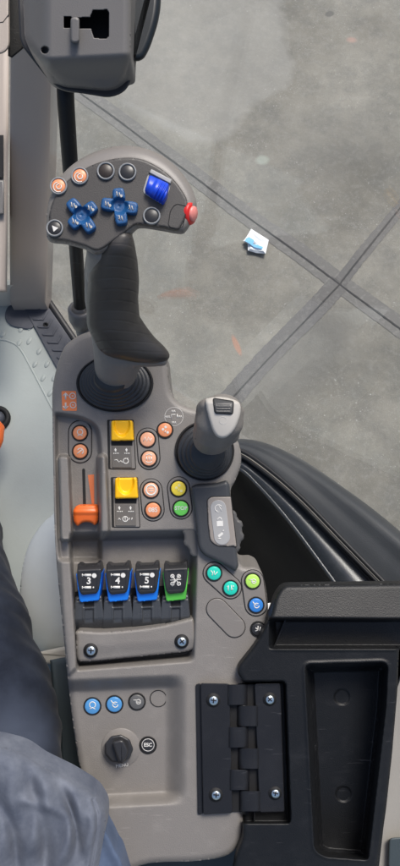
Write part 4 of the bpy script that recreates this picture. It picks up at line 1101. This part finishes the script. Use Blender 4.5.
# trim right of the box
o = thing('side_trim', 'beige grey cab side trim right of the black storage tray', 'trim', L(420, 760, -60))
b = B(); prism(b, rounded([(392, 655), (470, 655), (470, 930), (360, 930), (374, 866)], 4), -130, -60, 5); sharp(mk('trim_board', b, mat('beige trim', (.30, .285, .26, 1), .55, .2), o), 45)
b = B(); prism(b, rounded([(389, 838), (470, 832), (470, 930), (386, 930)], 4), -60, -50, 2); mk('dark_insert', b, TEALD, o)

# ------------------------------------------------------------------ hinge
HG = thing('hinge', 'black two leaf hinge with four bright screws joining console and tray', 'hinge', L(240, 750, 4))
def leaf(poly, h0, h1, nm, bev=1.2):
    b = B(); prism(b, rounded(poly, 2.6), h0, h1, min(bev, .9)); return sharp(mk(nm, b, HINGE, HG), 40)
leaf([(195.5, 684), (201.5, 683), (203.5, 814), (197.8, 815)], -2, 3.5, 'bevel_edge', 1.5)
ll = leaf([(200.5, 683), (229.4, 683.5), (232.6, 812.8), (203.2, 814.6)], -2, 8, 'hinge_leaf')
rl = leaf([(254.5, 683.5), (280.5, 683), (284.6, 812), (259.5, 812.5)], -6, 7.5, 'hinge_leaf')
for k in range(6):
    t = k / 6; y0 = 684.6 + 21.3 * k; y1 = y0 + 20.2; sx = .024 * (y0 - 684)
    left = k % 2 == 0
    xa, xb = (226, 247.5) if left else (236.5, 259)
    b = B(); V = []; F = []; n = 12
    prof = []
    xa += sx; xb += sx
    for j in range(n + 1):
        u = j / n
        x = xa + (xb - xa) * u
        uu = u if left else 1 - u; bulge = .62 + .38 * ss(0, .3, uu) if uu < .42 else math.sqrt(max(0, 1 - ((uu - .42) / .58) ** 2))
        prof.append((x, 2.5 + 8.5 * bulge if (0 < j < n) else 2.5))
    P = [(x, hh) for x, hh in prof]
    for y in (y0, y1):
        for x, hh in P: V.append(L(x, y, hh))
        V.append(L(xb, y, -8)); V.append(L(xa, y, -8))
    m = n + 3
    for j in range(m): F.append((j, (j + 1) % m, m + (j + 1) % m, m + j))
    F.append(tuple(range(m))[::-1]); F.append(tuple(range(m, 2 * m)))
    b.add(V, F); sharp(mk('knuckle', b, HINGE, HG), 40)
b = B(); prism(b, [(228, 684.5), (256, 684.5), (261, 812), (232, 812)], -9, 2.2, 0); mk('hinge_gap', b, GAP, HG)
b = B(); tube(b, [L(242, 684.2, 3), L(246, 812.5, 3)], 4.2, 14); mk('hinge_pin', b, HINGE, HG)
screw(213.6, 700.4, 8.0, 4.6, HG); screw(216.2, 795, 8.0, 4.6, HG); screw(270, 699.4, 7.5, 4.4, HG); screw(275.6, 793.4, 7.5, 4.4, HG)

# small white clip between console and tray
b = B(); prism(b, rounded([(264, 604), (275, 602), (274, 616), (266, 618)], 1.5), -60, -52, 1); tag(mk('white_clip', b, PAPER), 'small white clip showing between the console lobe and the tray', 'clip')

# ------------------------------------------------------------------ pedestal behind the console
o = thing('seat_pedestal', 'rounded light grey cover low down behind the console left edge', 'pedestal', LP(55, 600, FLOOR))
PO = catmull([(70, 508), (52, 515), (36, 532), (25, 556), (20, 590), (22, 622), (34, 645), (52, 656), (90, 660), (150, 640), (150, 520)], 5)
def Hpd(X, Y, d): return -230 + edge(d, 34) * 1.0
b = B(); relief(b, PO, Hpd, .9, -420); mk('cover', b, PEDM, o)
b = B(); prism(b, rounded([(38, 652), (66, 646), (120, 650), (120, 664), (44, 664)], 4), -240, -215, 4); mk('white_edge', b, CREAM, o)
b = B(); prism(b, [(50, 660), (150, 640), (250, 700), (260, 930), (40, 930), (58, 760)], -300, -110, 6)
sharp(mk('seat_base', b, TEALD, o, 'dark teal base panel'), 40)

# ------------------------------------------------------------------ operator
P = thing('person', 'seated operator in navy trousers and a faded blue grey jacket hem', 'person', LP(-40, 560, FLOOR))
def leg():
    st = catmull([(-60, 1000, -15, 100), (-42, 900, -25, 92), (-24, 820, -38, 82), (-8, 760, -55, 69), (-12, 712, -80, 66), (-28, 660, -130, 64), (-42, 610, -200, 60), (-54, 560, -290, 56), (-60, 520, -380, 54), (-62, 500, -430, 52)], 14, False)
    V = []; F = []; n = 72; pts = [Vector(L(p[0], p[1], p[2])) for p in st]
    for i, p in enumerate(pts):
        t = (pts[min(i + 1, len(pts) - 1)] - pts[max(i - 1, 0)]).normalized(); u = t.cross(Vector((0, 0, 1)))
        if u.length < .05: u = Vector((1, 0, 0))
        u.normalize(); w = u.cross(t); r0 = st[i][3] * (D - st[i][2]) / D
        for j in range(n):
            a = 2 * math.pi * j / n
            f = 1 + .022 * math.sin(3 * a + i * .28) + .02 * math.sin(i * .45 + 2 * a) + .014 * math.sin(i * .95 - 5 * a) + .024 * (1 - abs(math.sin(i * .42 + 1.3 * math.sin(a * 2 + i * .2)))) ** 4 - .03 * (1 - abs(math.sin(i * .31 + 1.8 * a))) ** 5
            V.append(tuple(p + (u * math.cos(a) + w * math.sin(a)) * r0 * f))
    for i in range(len(pts) - 1):
        for j in range(n): F.append((i * n + j, i * n + (j + 1) % n, (i + 1) * n + (j + 1) % n, (i + 1) * n + j))
    F.append(tuple(range(n))[::-1]); F.append(tuple((len(pts) - 1) * n + j for j in range(n)))
    return B().add(V, F)
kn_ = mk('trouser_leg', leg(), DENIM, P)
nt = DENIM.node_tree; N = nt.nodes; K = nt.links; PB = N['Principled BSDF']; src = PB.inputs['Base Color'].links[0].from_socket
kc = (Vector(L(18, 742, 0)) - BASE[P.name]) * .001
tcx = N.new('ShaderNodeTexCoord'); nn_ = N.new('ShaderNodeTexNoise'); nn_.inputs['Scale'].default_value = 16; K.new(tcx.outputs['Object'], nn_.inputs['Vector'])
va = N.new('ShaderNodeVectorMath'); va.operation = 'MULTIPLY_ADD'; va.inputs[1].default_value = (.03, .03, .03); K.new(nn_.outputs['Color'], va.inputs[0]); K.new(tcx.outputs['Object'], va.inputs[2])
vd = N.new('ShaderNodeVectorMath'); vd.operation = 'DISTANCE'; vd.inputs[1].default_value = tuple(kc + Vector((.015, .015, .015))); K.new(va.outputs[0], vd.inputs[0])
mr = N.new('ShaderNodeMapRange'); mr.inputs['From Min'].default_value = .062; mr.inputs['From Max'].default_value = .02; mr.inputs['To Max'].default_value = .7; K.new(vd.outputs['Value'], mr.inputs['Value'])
mk_ = N.new('ShaderNodeMix'); mk_.data_type = 'RGBA'; mk_.inputs['B'].default_value = (.055, .068, .10, 1); K.new(src, mk_.inputs['A']); K.new(mr.outputs['Result'], mk_.inputs['Factor']); K.new(mk_.outputs['Result'], PB.inputs['Base Color'])  # paler knee: sunlight on the cloth, mixed into its base colour
JO = catmull([(-160, 720), (-60, 738), (-8, 745), (20, 752), (46, 768), (70, 780), (88, 790), (98.5, 801), (104.5, 813), (105, 828), (101.5, 848), (98, 870), (90, 930), (80, 1010), (-160, 1010)], 5)
HEMP = np.array([(93, 800), (97.5, 814), (97.5, 828), (94, 848), (90, 870), (82, 930)])
def Hj(X, Y, d):
    h = 52 + edge(d, 22) * 1.1
    for (ax, ay), (bx, by), w_, am in (((78, 800), (58, 866), 9, 6), ((60, 785), (80, 850), 6, -4.5), ((44, 775), (30, 850), 11, 7), ((30, 775), (46, 866), 7, -5), ((12, 760), (-6, 866), 13, 7), ((90, 812), (84, 850), 5, 3), ((68, 800), (74, 850), 4, -3.5), ((0, 800), (18, 866), 6, -4), ((20, 800), (60, 812), 6, 3)):
        ex, ey = bx - ax, by - ay; t = np.clip(((X - ax) * ex + (Y - ay) * ey) / (ex * ex + ey * ey), -.2, 1.4)
        bend = 4 * np.sin(t * 3.1); q = np.hypot(X - ax - ex * t - bend, Y - ay - ey * t)
        h = h + 1.7 * am * np.exp(-(q / w_) ** 2) * ss(-.2, .25, t) * ss(1.4, .8, t)
    h = h + 2.5 * nz(X, Y * .6, 60, 3)
    q = np.full(X.shape, 1e9)
    for i in range(len(HEMP) - 1):
        a, c = HEMP[i], HEMP[i + 1]; e = c - a; t = np.clip(((X - a[0]) * e[0] + (Y - a[1]) * e[1]) / (e @ e), 0, 1)
        q = np.minimum(q, np.hypot(X - a[0] - e[0] * t, Y - a[1] - e[1] * t))
    h = h - 2.4 * ss(2.2, .6, q) + 1.0 * ss(7, 3, q)
    return h
b = B(); relief(b, JO, Hj, .9, 10); mk('jacket', b, SHIRT, P)
b = B(); relief(b, catmull([(60, 830), (98, 824), (107, 834), (115, 850), (123, 867), (138, 930), (120, 1010), (40, 1010)], 5), lambda X, Y, d: 32 + edge(d, 12) + 3 * np.sin((X - .5 * Y) * .22), 1.2, 0); mk('jacket_lining', b, LINING, P)

# ------------------------------------------------------------------ camera and light
cam = bpy.data.cameras.new('Camera'); co = bpy.data.objects.new('Camera', cam); link(co)
co.location = M @ Vector((0, 0, D * .001)); co.rotation_euler = (TH, 0, 0)
cam.sensor_fit = 'VERTICAL'; cam.sensor_height = 36; cam.lens = 36 * D / 866.0
cam.clip_start = .02; cam.clip_end = 500
S.camera = co
EL, AZ = math.radians(60), math.radians(28)     # sun ahead and a little to the right
sd = Vector((math.sin(AZ) * math.cos(EL), math.cos(AZ) * math.cos(EL), math.sin(EL)))
sl = bpy.data.lights.new('Sun', 'SUN'); sl.energy = 1.5; sl.angle = math.radians(20); sl.color = (1, .96, .9)
so2 = bpy.data.objects.new('Sun', sl); link(so2); so2.rotation_euler = sd.to_track_quat('Z', 'Y').to_euler(); so2.location = (0, 0, 5)
w = bpy.data.worlds.new('World'); S.world = w; w.use_nodes = True; N = w.node_tree.nodes; K = w.node_tree.links
sk = N.new('ShaderNodeTexSky'); sk.sky_type = 'NISHITA'; sk.sun_disc = False; sk.sun_elevation = EL; sk.sun_rotation = AZ; sk.air_density = 1.0; sk.dust_density = 4.0; sk.ozone_density = 1.0
K.new(sk.outputs['Color'], N['Background'].inputs['Color']); N['Background'].inputs['Strength'].default_value = .062
S.view_settings.view_transform = 'Standard'; S.view_settings.look = 'None'; S.view_settings.gamma = 1; S.view_settings.exposure = 1.2
